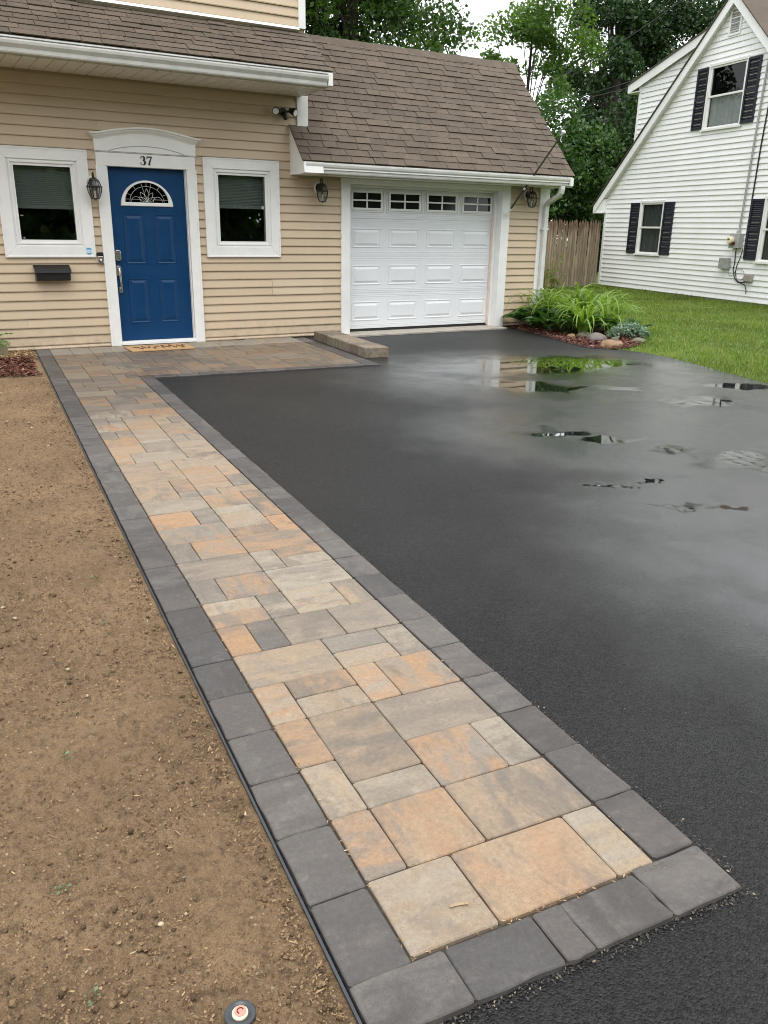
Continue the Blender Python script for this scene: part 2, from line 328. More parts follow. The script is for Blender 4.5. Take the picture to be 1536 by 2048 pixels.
rough = t.math('MULTIPLY', t.mr(film, 0, 1, 0.52, 0.17), t.mr(ags.outputs[2], 0, 1, 0.62, 1.35))
rough = t.mix(pud, rough, (0.015, 0.015, 0.015))
h = t.math('ADD', t.math('MULTIPLY', agg, -1.0), t.math('MULTIPLY', fine, 0.5))
bs = t.math('MULTIPLY', t.mr(film, 0, 1, 1.0, 0.15), t.mr(pud, 0, 0.9, 1.0, 0.0))
rip = t.bump(t.noise(p, 9, 2), t.mr(pud, 0, 1, 0.0, 0.012), 0.02)
M['asphalt'] = t.set(Base_Color=c, Roughness=rough, Normal=t.bump(h, bs, 0.0048, rip), IOR=1.42, Specular_IOR_Level=t.mr(film, 0, 1, 0.36, 0.62), Coat_Weight=t.math('MULTIPLY', film, 0.8), Coat_Roughness=t.mr(pud, 0, 1, 0.12, 0.01), Coat_IOR=1.33, Coat_Normal=t.bump(h, t.math('MULTIPLY', bs, 0.6), 0.004, rip))

# ------------------------------------------------------------------ geometry helpers
WL = {}
def wloc(o): return WL[o.name]
def link(name, data, loc=(0, 0, 0), parent=None, rot=None, scale=None):
    o = bpy.data.objects.new(name, data); COL.objects.link(o)
    o.location = loc
    if rot is not None: o.rotation_euler = rot
    if scale is not None: o.scale = scale
    WL[o.name] = Vector(loc)
    if parent is not None:
        o.parent = parent; o.matrix_parent_inverse = Matrix.Translation(-WL[parent.name])
    return o
def tag(o, label, cat=None, group=None, kind=None):
    o['label'] = label
    if cat: o['category'] = cat
    if group: o['group'] = group
    if kind: o['kind'] = kind
    return o
def empty(name, loc, label, cat, group=None):
    o = link(name, None, loc); o.empty_display_size = 0.1
    return tag(o, label, cat, group)

class MB:
    def __init__(s): s.v = []; s.f = []
    def add(s, vs, fs):
        k = len(s.v); s.v += [tuple(x) for x in vs]; s.f += [tuple(i + k for i in f) for f in fs]; return s
    def box(s, x0, x1, y0, y1, z0, z1):
        return s.add([(x0, y0, z0), (x1, y0, z0), (x1, y1, z0), (x0, y1, z0), (x0, y0, z1), (x1, y0, z1), (x1, y1, z1), (x0, y1, z1)],
                     [(0, 3, 2, 1), (4, 5, 6, 7), (0, 1, 5, 4), (1, 2, 6, 5), (2, 3, 7, 6), (3, 0, 4, 7)])
    def hexa(s, p8):
        return s.add(p8, [(0, 3, 2, 1), (4, 5, 6, 7), (0, 1, 5, 4), (1, 2, 6, 5), (2, 3, 7, 6), (3, 0, 4, 7)])
    def prism(s, poly, e0, e1, axis='x'):
        n = len(poly)
        def P(a, b, e): return (e, a, b) if axis == 'x' else ((a, e, b) if axis == 'y' else (a, b, e))
        vs = [P(a, b, e0) for a, b in poly] + [P(a, b, e1) for a, b in poly]
        fs = [tuple(range(n)), tuple(range(2 * n - 1, n - 1, -1))] + [(i, i + n, (i + 1) % n + n, (i + 1) % n) for i in range(n)]
        return s.add(vs, fs)
    def tube(s, pts, r, n=8, cap=True):
        pts = [Vector(p) for p in pts]; m = len(pts); rs = r if isinstance(r, (list, tuple)) else [r] * m
        a = (pts[1] - pts[0]).normalized(); u = a.orthogonal().normalized(); vs = []
        for i, p in enumerate(pts):
            d = ((pts[min(i + 1, m - 1)] - pts[max(i - 1, 0)])).normalized()
            u = (u - d * u.dot(d)).normalized(); w = d.cross(u)
            vs += [p + (u * math.cos(k * 2 * math.pi / n) + w * math.sin(k * 2 * math.pi / n)) * rs[i] for k in range(n)]
        fs = [(i * n + k, i * n + (k + 1) % n, (i + 1) * n + (k + 1) % n, (i + 1) * n + k) for i in range(m - 1) for k in range(n)]
        if cap: fs += [tuple(range(n - 1, -1, -1)), tuple(range((m - 1) * n, m * n))]
        return s.add(vs, fs)
    def lathe(s, prof, c, n=16, ph=0.0, caps=True):
        vs = []; m = len(prof)
        for r, z in prof: vs += [(c[0] + r * math.cos(ph + k * 2 * math.pi / n), c[1] + r * math.sin(ph + k * 2 * math.pi / n), c[2] + z) for k in range(n)]
        fs = [(i * n + k, i * n + (k + 1) % n, (i + 1) * n + (k + 1) % n, (i + 1) * n + k) for i in range(m - 1) for k in range(n)]
        if caps: fs += [tuple(range(n - 1, -1, -1)), tuple(range((m - 1) * n, m * n))]
        return s.add(vs, fs)
    def rings(s, rects, yfun=None, close=True):
        """nested rectangles (x0,x1,z0,z1,y) joined into a stepped panel face"""
        vs = []
        for x0, x1, z0, z1, y in rects: vs += [(x0, y, z0), (x1, y, z0), (x1, y, z1), (x0, y, z1)]
        fs = []
        for i in range(len(rects) - 1):
            a, b = i * 4, i * 4 + 4
            fs += [(a + k, a + (k + 1) % 4, b + (k + 1) % 4, b + k) for k in range(4)]
        if close: k = len(rects) * 4 - 4; fs.append((k, k + 1, k + 2, k + 3))
        return s.add(vs, fs)
    def build(s, name, mat, parent=None, smooth=False, xf=None, bevel=0.0):
        vs = [Vector(v) for v in s.v]
        if xf: vs = [xf(v) for v in vs]
        lo = Vector((min(v[i] for v in vs) for i in range(3))); hi = Vector((max(v[i] for v in vs) for i in range(3)))
        c = Vector(((lo.x + hi.x) / 2, (lo.y + hi.y) / 2, lo.z))
        me = bpy.data.meshes.new(name); me.from_pydata([v - c for v in vs], [], s.f); me.materials.append(M[mat] if isinstance(mat, str) else mat)
        if smooth: me.polygons.foreach_set('use_smooth', [True] * len(me.polygons))
        me.update()
        o = link(name, me, c, parent)
        if bevel:
            b = o.modifiers.new('bevel', 'BEVEL'); b.width = bevel; b.segments = 2; b.limit_method = 'ANGLE'; b.angle_limit = math.radians(40)
        return o
def box(name, mat, parent, x0, x1, y0, y1, z0, z1, bevel=0.0, xf=None):
    return MB().box(x0, x1, y0, y1, z0, z1).build(name, mat, parent, bevel=bevel, xf=xf)
def np_mesh(name, verts, faces, mat):
    """verts (N,3), faces (K,m) numpy"""
    me = bpy.data.meshes.new(name); me.vertices.add(len(verts)); me.vertices.foreach_set('co', np.asarray(verts, np.float32).ravel())
    K, m = faces.shape
    me.loops.add(K * m); me.loops.foreach_set('vertex_index', faces.astype(np.int32).ravel())
    me.polygons.add(K); me.polygons.foreach_set('loop_start', np.arange(K, dtype=np.int32) * m); me.polygons.foreach_set('loop_total', np.full(K, m, np.int32))
    me.materials.append(M[mat]); me.update(calc_edges=True); me.validate()
    return me
def unit(a): return a / np.maximum(np.linalg.norm(a, axis=-1, keepdims=True), 1e-9)
def leaf_quads(cent, L, Wd, upbias=0.9, droop=0.3):
    n = len(cent)
    nrm = unit(nr.normal(size=(n, 3)) + np.array([0, 0, upbias]))
    a = unit(np.cross(nrm, nr.normal(size=(n, 3)))); a[:, 2] -= droop * nr.random(n); a = unit(a)
    b = unit(np.cross(nrm, a))
    L = (L * nr.uniform(0.65, 1.35, n))[:, None]; Wd = L * Wd
    fold = nrm * L * 0.12
    v = np.stack([cent - a * L / 2, cent + b * Wd / 2 + fold, cent + a * L / 2, cent - b * Wd / 2 + fold], 1).reshape(-1, 3)
    f = np.arange(n * 4).reshape(n, 4)
    return v, f

# walkway frame: s across (to the right), t along (towards the house)
A = 0.0747; SA, CA = math.sin(A), math.cos(A)
def ST(s_, t_, z=0.0): return Vector((s_ * CA + t_ * SA, -s_ * SA + t_ * CA, z))
def xst(v): return ST(v[0], v[1], v[2])

# ------------------------------------------------------------------ ground
def sheet(name, mat, poly, z, label, cat):
    me = bpy.data.meshes.new(name); me.from_pydata([(x, y, 0) for x, y in poly], [], [tuple(range(len(poly)))]); me.materials.append(M[mat]); me.update()
    return tag(link(name, me, (0, 0, z)), label, cat, kind='structure')
EDGE = [(5.15, -30), (5.15, -12), (5.22, -8), (5.30, -6), (5.36, -5.2), (5.52, -4.6), (5.69, -4.05), (5.83, -3.5), (5.87, -3.1), (5.80, -2.75), (5.62, -2.62)]
BED = [(5.62, -2.62), (5.50, -2.40), (5.62, -1.85), (5.78, -1.30), (5.86, -0.93), (5.95, -0.4), (5.99, 0.02)]
sheet('lawn', 'lawn', [(-60, -60), (90, -60), (90, 110), (-60, 110)], -0.030, 'green lawn running from the driveway to the white house', 'lawn')
sheet('driveway', 'asphalt', [(-14, -30), *EDGE, *BED[1:], (5.99, 0.35), (-1.2, 0.35), (-1.74, -9.75), (-1.77, -9.93), (-14, -9.2)], -0.014, 'wet black asphalt driveway with puddles', 'driveway')
def smooth_edge(y):
    pts = EDGE
    for (x0, y0), (x1, y1) in zip(pts, pts[1:]):
        if y0 <= y <= y1: return x0 + (x1 - x0) * (y - y0) / (y1 - y0)
    return 5.62

# soil strip left of the walk, real clods
sv = np.concatenate([np.linspace(0, 0.9, 190), 0.9 + np.linspace(0.01, 1, 40) ** 1.6 * 4.0])
tv = [-9.95]
while tv[-1] < -0.02: tv.append(tv[-1] + 0.0055 + 0.0040 * (tv[-1] + 9.95))
tv = np.array(tv); tv[-1] = -0.01
gx, gt = np.meshgrid(-1.022 - sv, tv, indexing='ij')
zz = np.empty(gx.size)
for i, (a, b) in enumerate(zip(gx.ravel(), gt.ravel())):
    q = Vector((a, b, 0.0))
    cl = mnoise.noise(q * 42)
    zz[i] = 0.016 * mnoise.noise(q * 2.3) + 0.006 * mnoise.noise(Vector((a * 14 + b * 3, b * 2.2, 3.0))) + 0.006 * mnoise.noise(q * 13) + 0.0135 * abs(cl) + 0.0075 * abs(mnoise.noise(q * 88)) + 0.007 * mnoise.noise(q * 21)
edge = np.clip((-1.022 - gx.ravel()) / 0.12, 0, 1)
zz = zz * (0.35 + 0.65 * edge) - 0.012 + 0.012 * edge
pv = np.stack([gx.ravel() * CA + gt.ravel() * SA, -gx.ravel() * SA + gt.ravel() * CA, zz], 1)
ni, nj = gx.shape; idx = np.arange(ni * nj).reshape(ni, nj)
fq = np.stack([idx[:-1, :-1], idx[:-1, 1:], idx[1:, 1:], idx[1:, :-1]], -1).reshape(-1, 4)
me = np_mesh('ground', pv, fq, 'soil'); me.polygons.foreach_set('use_smooth', [True] * len(me.polygons))
tag(link('ground', me), 'bare brown soil strip beside the paver walkway', 'soil', kind='structure')

# ------------------------------------------------------------------ paver walkway
U, V, S0, T0 = 0.1112, 0.1152, -0.862, -9.505
bed = MB()
for (a, b, c_, d) in [(-1.008, -0.058, -9.648, -0.07), (-0.058, 2.42, -2.40, 0.0)]:
    bed.add([(a, c_, -0.05), (b, c_, -0.05), (b, d, -0.05), (a, d, -0.05), (a, c_, -0.012), (b, c_, -0.012), (b, d, -0.012), (a, d, -0.012)],
            [(0, 3, 2, 1), (4, 5, 6, 7), (0, 1, 5, 4), (1, 2, 6, 5), (2, 3, 7, 6), (3, 0, 4, 7)])
M['joint'] = plain('joint_sand', (0.06, 0.05, 0.038), 0.95, var=0.4, vscale=40)
path = tag(bed.build('path', 'joint', xf=xst), 'L-shaped paver walkway with charcoal border leading to the blue door', 'walkway', kind='structure')
PM = {}
def paver_mesh(w, l, mat, seed):
    key = (round(w, 3), round(l, 3), mat, seed)
    if key in PM: return PM[key]
    rr = random.Random(str(key)); c, h = 0.0030, 0.045
    def ring(ins, z, jit):
        out = []
        nx, ny = 4, 4
        x0, x1, y0, y1 = -w / 2 + ins, w / 2 - ins, -l / 2 + ins, l / 2 - ins
        k = 0.006
        for (ax, ay, bx, by) in ((x0 + k, y0, x1 - k, y0), (x1, y0 + k, x1, y1 - k), (x1 - k, y1, x0 + k, y1), (x0, y1 - k, x0, y0 + k)):
            for q in (0, 0.33, 0.67, 1): out.append([ax + (bx - ax) * q + rr.gauss(0, jit), ay + (by - ay) * q + rr.gauss(0, jit), z])
        return out
    j = 0.0016 if mat == 'border' else 0.0006
    r0 = ring(0, -h, 0); r1 = ring(0, -c, j); r2_ = [[x * (1 - 2 * c / w), y * (1 - 2 * c / l), 0.0] for x, y, z in r1]
    n = 16; vs = r0 + r1 + r2_
    fs = [(i + a * n, (i + 1) % n + a * n, (i + 1) % n + (a + 1) * n, i + (a + 1) * n) for a in range(2) for i in range(n)] + [tuple(range(2 * n, 3 * n))]
    m_ = bpy.data.meshes.new('paver'); m_.from_pydata(vs, [], fs); m_.materials.append(M[mat]); m_.update()
    PM[key] = m_; return m_
def lay(name, mat, s0, s1, t0, t1, gap=0.0032):
    w, l = s1 - s0 - gap, t1 - t0 - gap
    p_ = ST((s0 + s1) / 2, (t0 + t1) / 2, rng.gauss(0, 0.0009))
    o = link(name, paver_mesh(w, l, mat, rng.randrange(3)), p_, path, rot=(rng.gauss(0, 0.0035), rng.gauss(0, 0.0035), -A + rng.gauss(0, 0.003)))
    return o
CELLS = [(0,2,0,2),(2,5,0,2),(5,6,0,2),(0,1,2,4),(1,3,2,4),(3,6,2,4),
 (0,1,4,6),(0,1,6,8),(1,3,4,5),(1,3,5,8),(3,5,4,6),(5,6,4,6),(3,6,6,8),
 (0,1,8,10),(1,3,8,9),(1,3,9,10),(3,4,8,10),(4,6,8,10),(0,3,10,12),(3,5,10,11),(3,5,11,12),(5,6,10,12),
 (0,1,12,14),(1,2,12,14),(2,4,12,14),(4,6,12,14),(0,2,14,15),(0,2,15,16),(2,3,14,16),(3,5,14,16),(5,6,14,16),
 (0,1,16,18),(1,3,16,18),(3,6,16,18),(0,3,18,20),(3,4,18,20),(4,6,18,19),(4,6,19,20),(0,1,20,22),(1,3,20,22),(3,6,20,22),
 (0,3,22,24),(0,2,24,26),(2,3,24,26),(3,5,25,26),(3,5,23,25),(3,5,22,23),(5,6,22,24),(5,6,24,26),
 (0,3,26,28),(0,2,28,31),(2,3,28,29),(2,3,29,31),(3,5,26,28),(5,6,26,28),(3,4,28,29),(4,6,28,29),(3,5,29,30),(3,5,30,33),(5,6,29,31),(5,6,31,33),
 (0,3,31,33),(0,2,33,35),(2,3,33,35),(3,6,33,35),(0,1,35,37),(1,4,35,37),(4,6,35,36),(4,6,36,39),(0,2,37,39),(2,4,37,39)]
occ = set()
for a, b, c_, d in CELLS:
    for i in range(a, b):
        for j in range(c_, d): occ.add((i, j))
def inreg(i, j): return 0 <= i < (28 if j >= 63 else 6) and 39 <= j < 85
for j in range(39, 85):
    for i in range(28):
        if not inreg(i, j) or (i, j) in occ: continue
        sh = [(2,2)]*5 + [(3,2)]*4 + [(2,1)]*3 + [(1,2)]*3 + [(2,3)]*2; rng.shuffle(sh); sh += [(1,2),(2,1),(1,1)]
        for w, h_ in sh:
            cells = [(i + x, j + y) for x in range(w) for y in range(h_)]
            if all(inreg(*c_) and c_ not in occ for c_ in cells): break
        occ.update(cells); CELLS.append((i, i + w, j, j + h_))
for ci, (a, b, c_, d) in enumerate(CELLS):
    s0, s1, t0, t1 = S0 + a * U, S0 + b * U, T0 + c_ * V, T0 + d * V
    t1 = min(t1, (s0 * SA - 0.02) / CA)
    if t1 - t0 > 0.04:
        o = lay('paver', 'paver', s0, s1, t0, t1); q = TONE[TONES[ci] if ci < len(TONES) else rng.choice('tttwwwwggoll')]; k = rng.uniform(0.93, 1.07)
        o.color = (q[0] * k, q[1] * k, q[2] * k, 1)
# charcoal border
tt = -9.517
while tt < -0.15:
    lay('border_paver', 'border', -1.010, -0.866, tt, min(tt + 0.2300, -0.10)); tt += 0.2300
tt = -9.497
while tt < -2.42:
    e_ = tt + 0.2300
    lay('border_paver', 'border', -0.191, -0.056, tt, e_ if e_ < -2.36 else -2.25); tt = e_
    if e_ >= -2.36: break
for a, b in [(-1.010, -0.792), (-0.792, -0.568), (-0.568, -0.489), (-0.489, -0.270), (-0.270, -0.058)]: lay('border_paver', 'border', a, b, -9.652, -9.513 if b < -0.1 else -9.499)
ss = -0.054
while ss < 2.4:
    lay('border_paver', 'border', ss, min(ss + 0.23, 2.42), -2.398, -2.255); ss += 0.23
tt = -2.25
while tt < -0.02:
    lay('border_paver', 'border', 2.262, 2.42, tt, min(tt + 0.23, 0.14)); tt += 0.23
# plastic edging restraint
tag(MB().box(-1.0225, -1.0165, -9.95, -0.2, -0.05, 0.0).build('edging_strip', 'edging', xf=xst),
    'thin black plastic edging strip along the soil side of the walkway', 'edging')

# low block wall between patio and drive
wall_ = empty('block_wall', ST(2.63, -1.0), 'low row of tan grey concrete blocks between patio and driveway', 'block wall')
tt = -1.845
for i in range(7):
    l = 0.245
    m_ = MB(); c = 0.008
    a, b, c0, d = 2.487 + rng.gauss(0, .002), 2.785 + rng.gauss(0, .003), tt + 0.003, tt + l - 0.003
    h = 0.104 + rng.gauss(0, 0.0015)
    m_.add([(a, c0, -.02), (b, c0, -.02), (b, d, -.02), (a, d, -.02), (a, c0, h - c), (b, c0, h - c), (b, d, h - c), (a, d, h - c), (a + c, c0 + c, h), (b - c, c0 + c, h), (b - c, d - c, h), (a + c, d - c, h)],
           [(0, 1, 5, 4), (1, 2, 6, 5), (2, 3, 7, 6), (3, 0, 4, 7), (4, 5, 9, 8), (5, 6, 10, 9), (6, 7, 11, 10), (7, 4, 8, 11), (8, 9, 10, 11)])
    m_.build('block', 'block', wall_, xf=xst, bevel=0.006); tt += l
# concrete strip in front of the garage door
ap = MB(); N = 40
fr = [(3.05 + 2.75 * i / N, -0.27 + 0.03 * mnoise.noise(Vector((i * .4, 0, 0)))) for i in range(N + 1)]
ap.prism(fr + [(5.80, 0.20), (3.05, 0.20)], -0.02, 0.006, 'z')
tag(ap.build('concrete_apron', 'concrete'), 'pale worn concrete strip under the garage door', 'apron', kind='structure')

# ------------------------------------------------------------------ tan house
house = empty('house', (2.0, 0.0, 0.0), 'tan vinyl sided house with blue front door and attached one car garage', 'house')
OPEN = [(-1.13, -0.30, 1.13, 2.14), (1.215, 2.05, 1.13, 2.14), (-0.03, 0.945, -0.1, 2.08), (3.14, 5.74, -0.1, 2.04)]
def pierced(x0, x1, z0, z1, y0, y1, holes):
    xs = sorted({x0, x1, *[h[0] for h in holes], *[h[1] for h in holes]}); zs = sorted({z0, z1, *[h[2] for h in holes], *[h[3] for h in holes]})
    xs = [x for x in xs if x0 <= x <= x1]; zs = [z for z in zs if z0 <= z <= z1]; m_ = MB()
    for a, b in zip(xs, xs[1:]):
        for c_, d in zip(zs, zs[1:]):
            if any(h[0] <= (a + b) / 2 <= h[1] and h[2] <= (c_ + d) / 2 <= h[3] for h in holes): continue
            m_.box(a, b, y0, y1, c_, d)
    return m_
m_ = pierced(-5.0, 2.54, -0.05, 3.0, 0.012, 0.20, OPEN)
for b in [(2.54, 6.62, 0.012, 0.2, 2.04, 2.06), (2.54, 3.14, 0.012, 0.2, -.05, 2.04), (5.74, 6.62, 0.012, 0.2, -.05, 2.04),
          (-5.0, -4.8, 0.2, 8, -.05, 6.2), (-5, 6.62, 5.5, 5.7, -.05, 2.1), (-4.8, 2.44, 7.8, 8, -.05, 6.2), (6.46, 6.62, 0.2, 5.5, -.05, 2.1),
          (2.30, 2.44, 0.2, 7.8, 2.0, 6.2), (-5, 2.44, -0.165, 0.02, 3.0, 6.2), (-5, 2.44, -0.16, 8, 6.2, 6.3), (2.44, 2.54, 0.2, 5.5, 2.0, 3.6)]: m_.box(*b)
m_.prism([(0.05, 2.1), (1.2, 3.80), (5.5, 2.2)], 6.47, 6.60, 'x')
wall = m_.build('wall', 'tan', house)
def clap(x0, x1, z0, z1, y, mat, par, name='siding_board'):
    f, k, g = y - 0.021, y + 0.012, 0.0
    m_ = MB().add([(x0, f, z0), (x1, f, z0), (x1, y - 0.001, z1), (x0, y - 0.001, z1), (x0, f + 0.002, z0 - 0.010), (x1, f + 0.002, z0 - 0.010), (x0, f + 0.005, z0 - 0.010), (x1, f + 0.005, z0 - 0.010),
                   (x0, y - 0.004, z0 + 0.004), (x1, y - 0.004, z0 + 0.004), (x0, k, z1), (x1, k, z1), (x0, k, z0), (x1, k, z0)],
                  [(0, 1, 2, 3), (0, 4, 5, 1), (4, 6, 7, 5), (6, 8, 9, 7), (3, 2, 11, 10), (0, 3, 10, 12), (1, 13, 11, 2), (0, 12, 8, 6, 4), (1, 5, 7, 9, 13)])
    return m_.build(name, mat, par)
PITCH = 0.1037
for k in range(29):
    z0 = 0.056 + (k - 1) * PITCH + 0.0; z1 = z0 + PITCH
    if z0 < -0.02: z0 = 0.012
    if z0 > 2.99: break
    z1 = min(z1, 2.99)
    segs = [(-5.0, 2.42 if z0 > 2.02 else 6.47)]
    for (a, b, c_, d) in OPEN:
        if z0 >= c_ - 0.08 and z1 <= d + 0.11 or (c_ < 0 and z1 <= d + 0.05):
            segs = [q for (p0, p1) in segs for q in ((p0, min(p1, a - 0.03)), (max(p0, b + 0.03), p1)) if q[1] - q[0] > 0.01] if any(p0 < b and p1 > a for p0, p1 in segs) else segs
    cut = []
    for p0, p1 in segs:
        if k in (6, 7) and p0 < 2.009 < p1:
            cut += [(p0, 2.009, 'tan'), (2.011, 2.757, 'tan_new'), (2.759, p1, 'tan')]; continue
        if p1 - p0 > 2.2 and rng.random() < 0.55:
            q = rng.uniform(p0 + 0.6, p1 - 0.6); cut += [(p0, q - 0.0006, 'tan'), (q + 0.0006, p1, 'tan')]
        else: cut.append((p0, p1, 'tan'))
    for p0, p1, mt in cut: clap(p0, p1, z0, z1, 0.0 - (0.003 if mt == 'tan_new' else 0), mt, wall)
# upper storey above the pent roof
for k in range(26):
    z0 = 3.72 + k * PITCH
    if z0 > 6.1: break
    clap(-5.0, 2.365, z0, z0 + PITCH, -0.18, 'tan', wall)
box('corner_board', 'white', wall, 2.362, 2.452, -0.212, -0.10, 3.70, 6.2, 0.003)
MB().prism([(-0.215, 3.685), (-0.195, 3.725), (-0.15, 3.725), (-0.15, 3.66)], -5.0, 2.37, 'x').build('flashing', 'white', wall)
box('corner_board', 'white', wall, 2.400, 2.552, -0.034, 0.10, 2.56, 2.995, 0.003)
box('corner_board', 'white', wall, 6.460, 6.650, -0.034, 0.10, 0.02, 2.06, 0.003)

# --- pent roof with its shingles
SHW = [0.20, 0.23, 0.26, 0.29, 0.33]; SHM = {}
def shingle_mesh(w, cut=0.0):
    k = (w, cut)
    if k not in SHM:
        th = 0.011; L = 0.135
        vs = [(0, 0, 0), (w, 0, 0), (w, L, -0.004), (0, L, -0.004), (0.0025, -0.001, th), (w - 0.0025, -0.001, th), (w, L, 0.0), (0, L, 0.0)]
        m_ = bpy.data.meshes.new('shingle'); m_.from_pydata(vs, [], [(4, 5, 6, 7), (0, 1, 5, 4), (1, 2, 6, 5), (3, 0, 4, 7)]); m_.materials.append(M['shingle']); m_.update(); SHM[k] = m_
    return SHM[k]
def shingle_roof(par, x0f, x1, ye, ze, slope, n, expo, cap):
    """courses from the eave (ye,ze) upward; returns nothing; pieces beyond cap go into one joined part"""
    dy, dz = math.cos(slope), math.sin(slope); rest = MB(); cnt = 0
    for k in range(n):
        y, z = ye + dy * expo * k, ze + dz * expo * k
        x = x0f(y) - rng.uniform(0, 0.12); xl = x0f(y)
        while x < x1 - 0.01:
            w = rng.choice(SHW); a = max(x, xl); b = min(x + w, x1 + rng.uniform(-.004, .004)); x += w + 0.004
            if b - a < 0.03: continue
            lift = rng.choice((0, 0, 0.005)) + rng.gauss(0, 0.0008); dn = rng.gauss(0, 0.0018)
            nx = Vector((0, -dz, dy)); up_ = Vector((0, dy, dz))
            p0 = Vector((a, y, z)) + nx * lift + up_ * dn
            if cnt < cap:
                link('shingle', shingle_mesh(round(b - a, 2)), p0, par, rot=(slope + rng.gauss(0, 0.004), 0, rng.gauss(0, 0.003))); cnt += 1
            else:
                q = [p0 + Vector((xx, 0, 0)) + up_ * yy + nx * zz_ for xx, yy, zz_ in [(0, 0, 0), (b - a, 0, 0), (b - a, .135, -.004), (0, .135, -.004), (0.0025, -.001, .011), (b - a - 0.0025, -.001, .011), (b - a, .135, 0), (0, .135, 0)]]
                rest.add(q, [(4, 5, 6, 7), (0, 1, 5, 4), (1, 2, 6, 5), (3, 0, 4, 7)])
    if rest.v: rest.build('shingles', 'shingle', par)['kind'] = 'stuff'
PS = math.atan(0.70); PE = (-0.875, 3.155)
pent = MB().prism([(PE[0], PE[1] - 0.012), (-0.17, PE[1] - 0.012 + 0.705 * 0.70), (-0.17, 3.0), (-0.79, 3.0), (-0.79, 3.10), (PE[0], 3.13)], -5.0, 2.475, 'x').build('pent_roof', 'white', house)
deck = MB().prism([(PE[0], PE[1] - 0.010), (-0.17, PE[1] - 0.010 + 0.705 * 0.70), (-0.17, PE[1] + 0.705 * 0.70 - 0.006), (PE[0], PE[1] - 0.006)], -5.0, 2.478, 'x').build('roof_deck', 'shingle', pent)
shingle_roof(pent, lambda y: -3.0, 2.49, PE[0] - 0.01, PE[1], PS, 8, 0.1095, 280)
# ribbed soffit boards
x = -3.0
while x < 2.46:
    b = min(x + 0.148, 2.46)
    MB().box(x, b - 0.006, -0.775, -0.02, 2.984, 2.996).build('soffit_board', 'soffit', pent); x += 0.15
def gutter(x0, x1, yb, zt, name='gutter', par=None):
    m_ = MB()
    h = 0.118
    out = [(yb, zt), (yb, zt - h), (yb - 0.075, zt - h), (yb - 0.082, zt - h + 0.012), (yb - 0.086, zt - h + 0.045), (yb - 0.112, zt - 0.038), (yb - 0.118, zt - 0.014), (yb - 0.118, zt), (yb - 0.100, zt), (yb - 0.100, zt - 0.006), (yb - 0.114, zt - 0.008)]
    inn = [(yb - 0.110, zt - 0.036), (yb - 0.083, zt - h + 0.046), (yb - 0.078, zt - h + 0.004), (yb - 0.004, zt - h + 0.004), (yb - 0.004, zt)]
    m_.prism(out + inn, x0, x1, 'x')
    m_.prism([(yb, zt), (yb, zt - h), (yb - 0.075, zt - h), (yb - 0.086, zt - h + 0.045), (yb - 0.114, zt - 0.038), (yb - 0.118, zt)], x1 - 0.001, x1 + 0.003, 'x')
    m_.prism([(yb, zt), (yb, zt - h), (yb - 0.075, zt - h), (yb - 0.086, zt - h + 0.045), (yb - 0.114, zt - 0.038), (yb - 0.118, zt)], x0 - 0.003, x0 + 0.001, 'x')
    g = m_.build(name, 'gutter', par)
    x = x0 + 0.3
    db = MB()
    while x < x1:
        x += rng.expovariate(9)
        if x > x1 - .02: break
        y = yb - rng.uniform(0.02, 0.11); l = rng.uniform(.012, .035); an = rng.uniform(-1, 1)
        db.add([(x, y, zt - .01), (x + .008, y, zt - .01), (x + .008 + l * math.sin(an) * .6, y - .01, zt + l * .8 * math.cos(an)), (x + l * math.sin(an) * .6, y - .01, zt + l * .8 * math.cos(an))], [(0, 1, 2, 3)])
    if db.v: db.build('debris', 'chaff', g)['kind'] = 'stuff'
    return g
gutter(-5.0, 2.42, -0.785, 3.112, par=house)
box('gutter_end_block', 'white', house, 2.424, 2.478, -0.905, -0.775, 3.0, 3.135, 0.004)

# --- garage roof
GS = math.atan(1.045); GE = (-0.435, 2.215)
rid = (1.205, GE[1] + 1.64 * 1.045)
groof = MB().prism([(GE[0], GE[1] - 0.014), (rid[0], rid[1] - 0.014), (5.75, 2.35), (5.75, 2.25), (rid[0], rid[1] - 0.16), (0.0, 2.46), (-0.33, 2.115), (GE[0], 2.12)], 2.56, 6.72, 'x').build('garage_roof', 'white', house)
MB().prism([(GE[0], GE[1] - 0.012), (0.01, GE[1] - 0.012 + 0.445 * 1.045), (0.01, 2.063), (-0.33, 2.063), (GE[0] - 0.03, 2.075)], 2.298, 2.562, 'x').build('eave_return', 'white', groof)
MB().prism([(GE[0], GE[1] - 0.012), (rid[0], rid[1] - 0.012), (rid[0], rid[1] - 0.006), (GE[0], GE[1] - 0.006)], 2.56, 6.725, 'x').build('roof_deck', 'shingle', groof)
MB().prism([(GE[0], GE[1] - 0.010), (-0.035, GE[1] - 0.010 + 0.40 * 1.045), (-0.035, GE[1] - 0.004 + 0.40 * 1.045), (GE[0], GE[1] - 0.004)], 2.285, 2.56, 'x').build('roof_deck', 'shingle', groof)
MB().prism([(rid[0], rid[1] - 0.012), (5.85, 2.33), (5.85, 2.36), (rid[0], rid[1] + 0.01)], 2.56, 6.735, 'x').build('rear_slope', 'shingle', groof)
MB().prism([(GE[0], 2.06), (0.05, 2.06), (0.05, 2.45), (rid[0], rid[1] - 0.16), (rid[0], rid[1] - 0.015), (GE[0], GE[1] - 0.015)], 6.700, 6.722, 'x').build('rake_board', 'white', groof)
nC = 20
shingle_roof(groof, lambda y: 2.28 if y < -0.09 else 2.56, 6.745, GE[0] - 0.01, GE[1], GS, nC, math.hypot(1.64, 1.64 * 1.045) / nC, 300)
x = 2.56
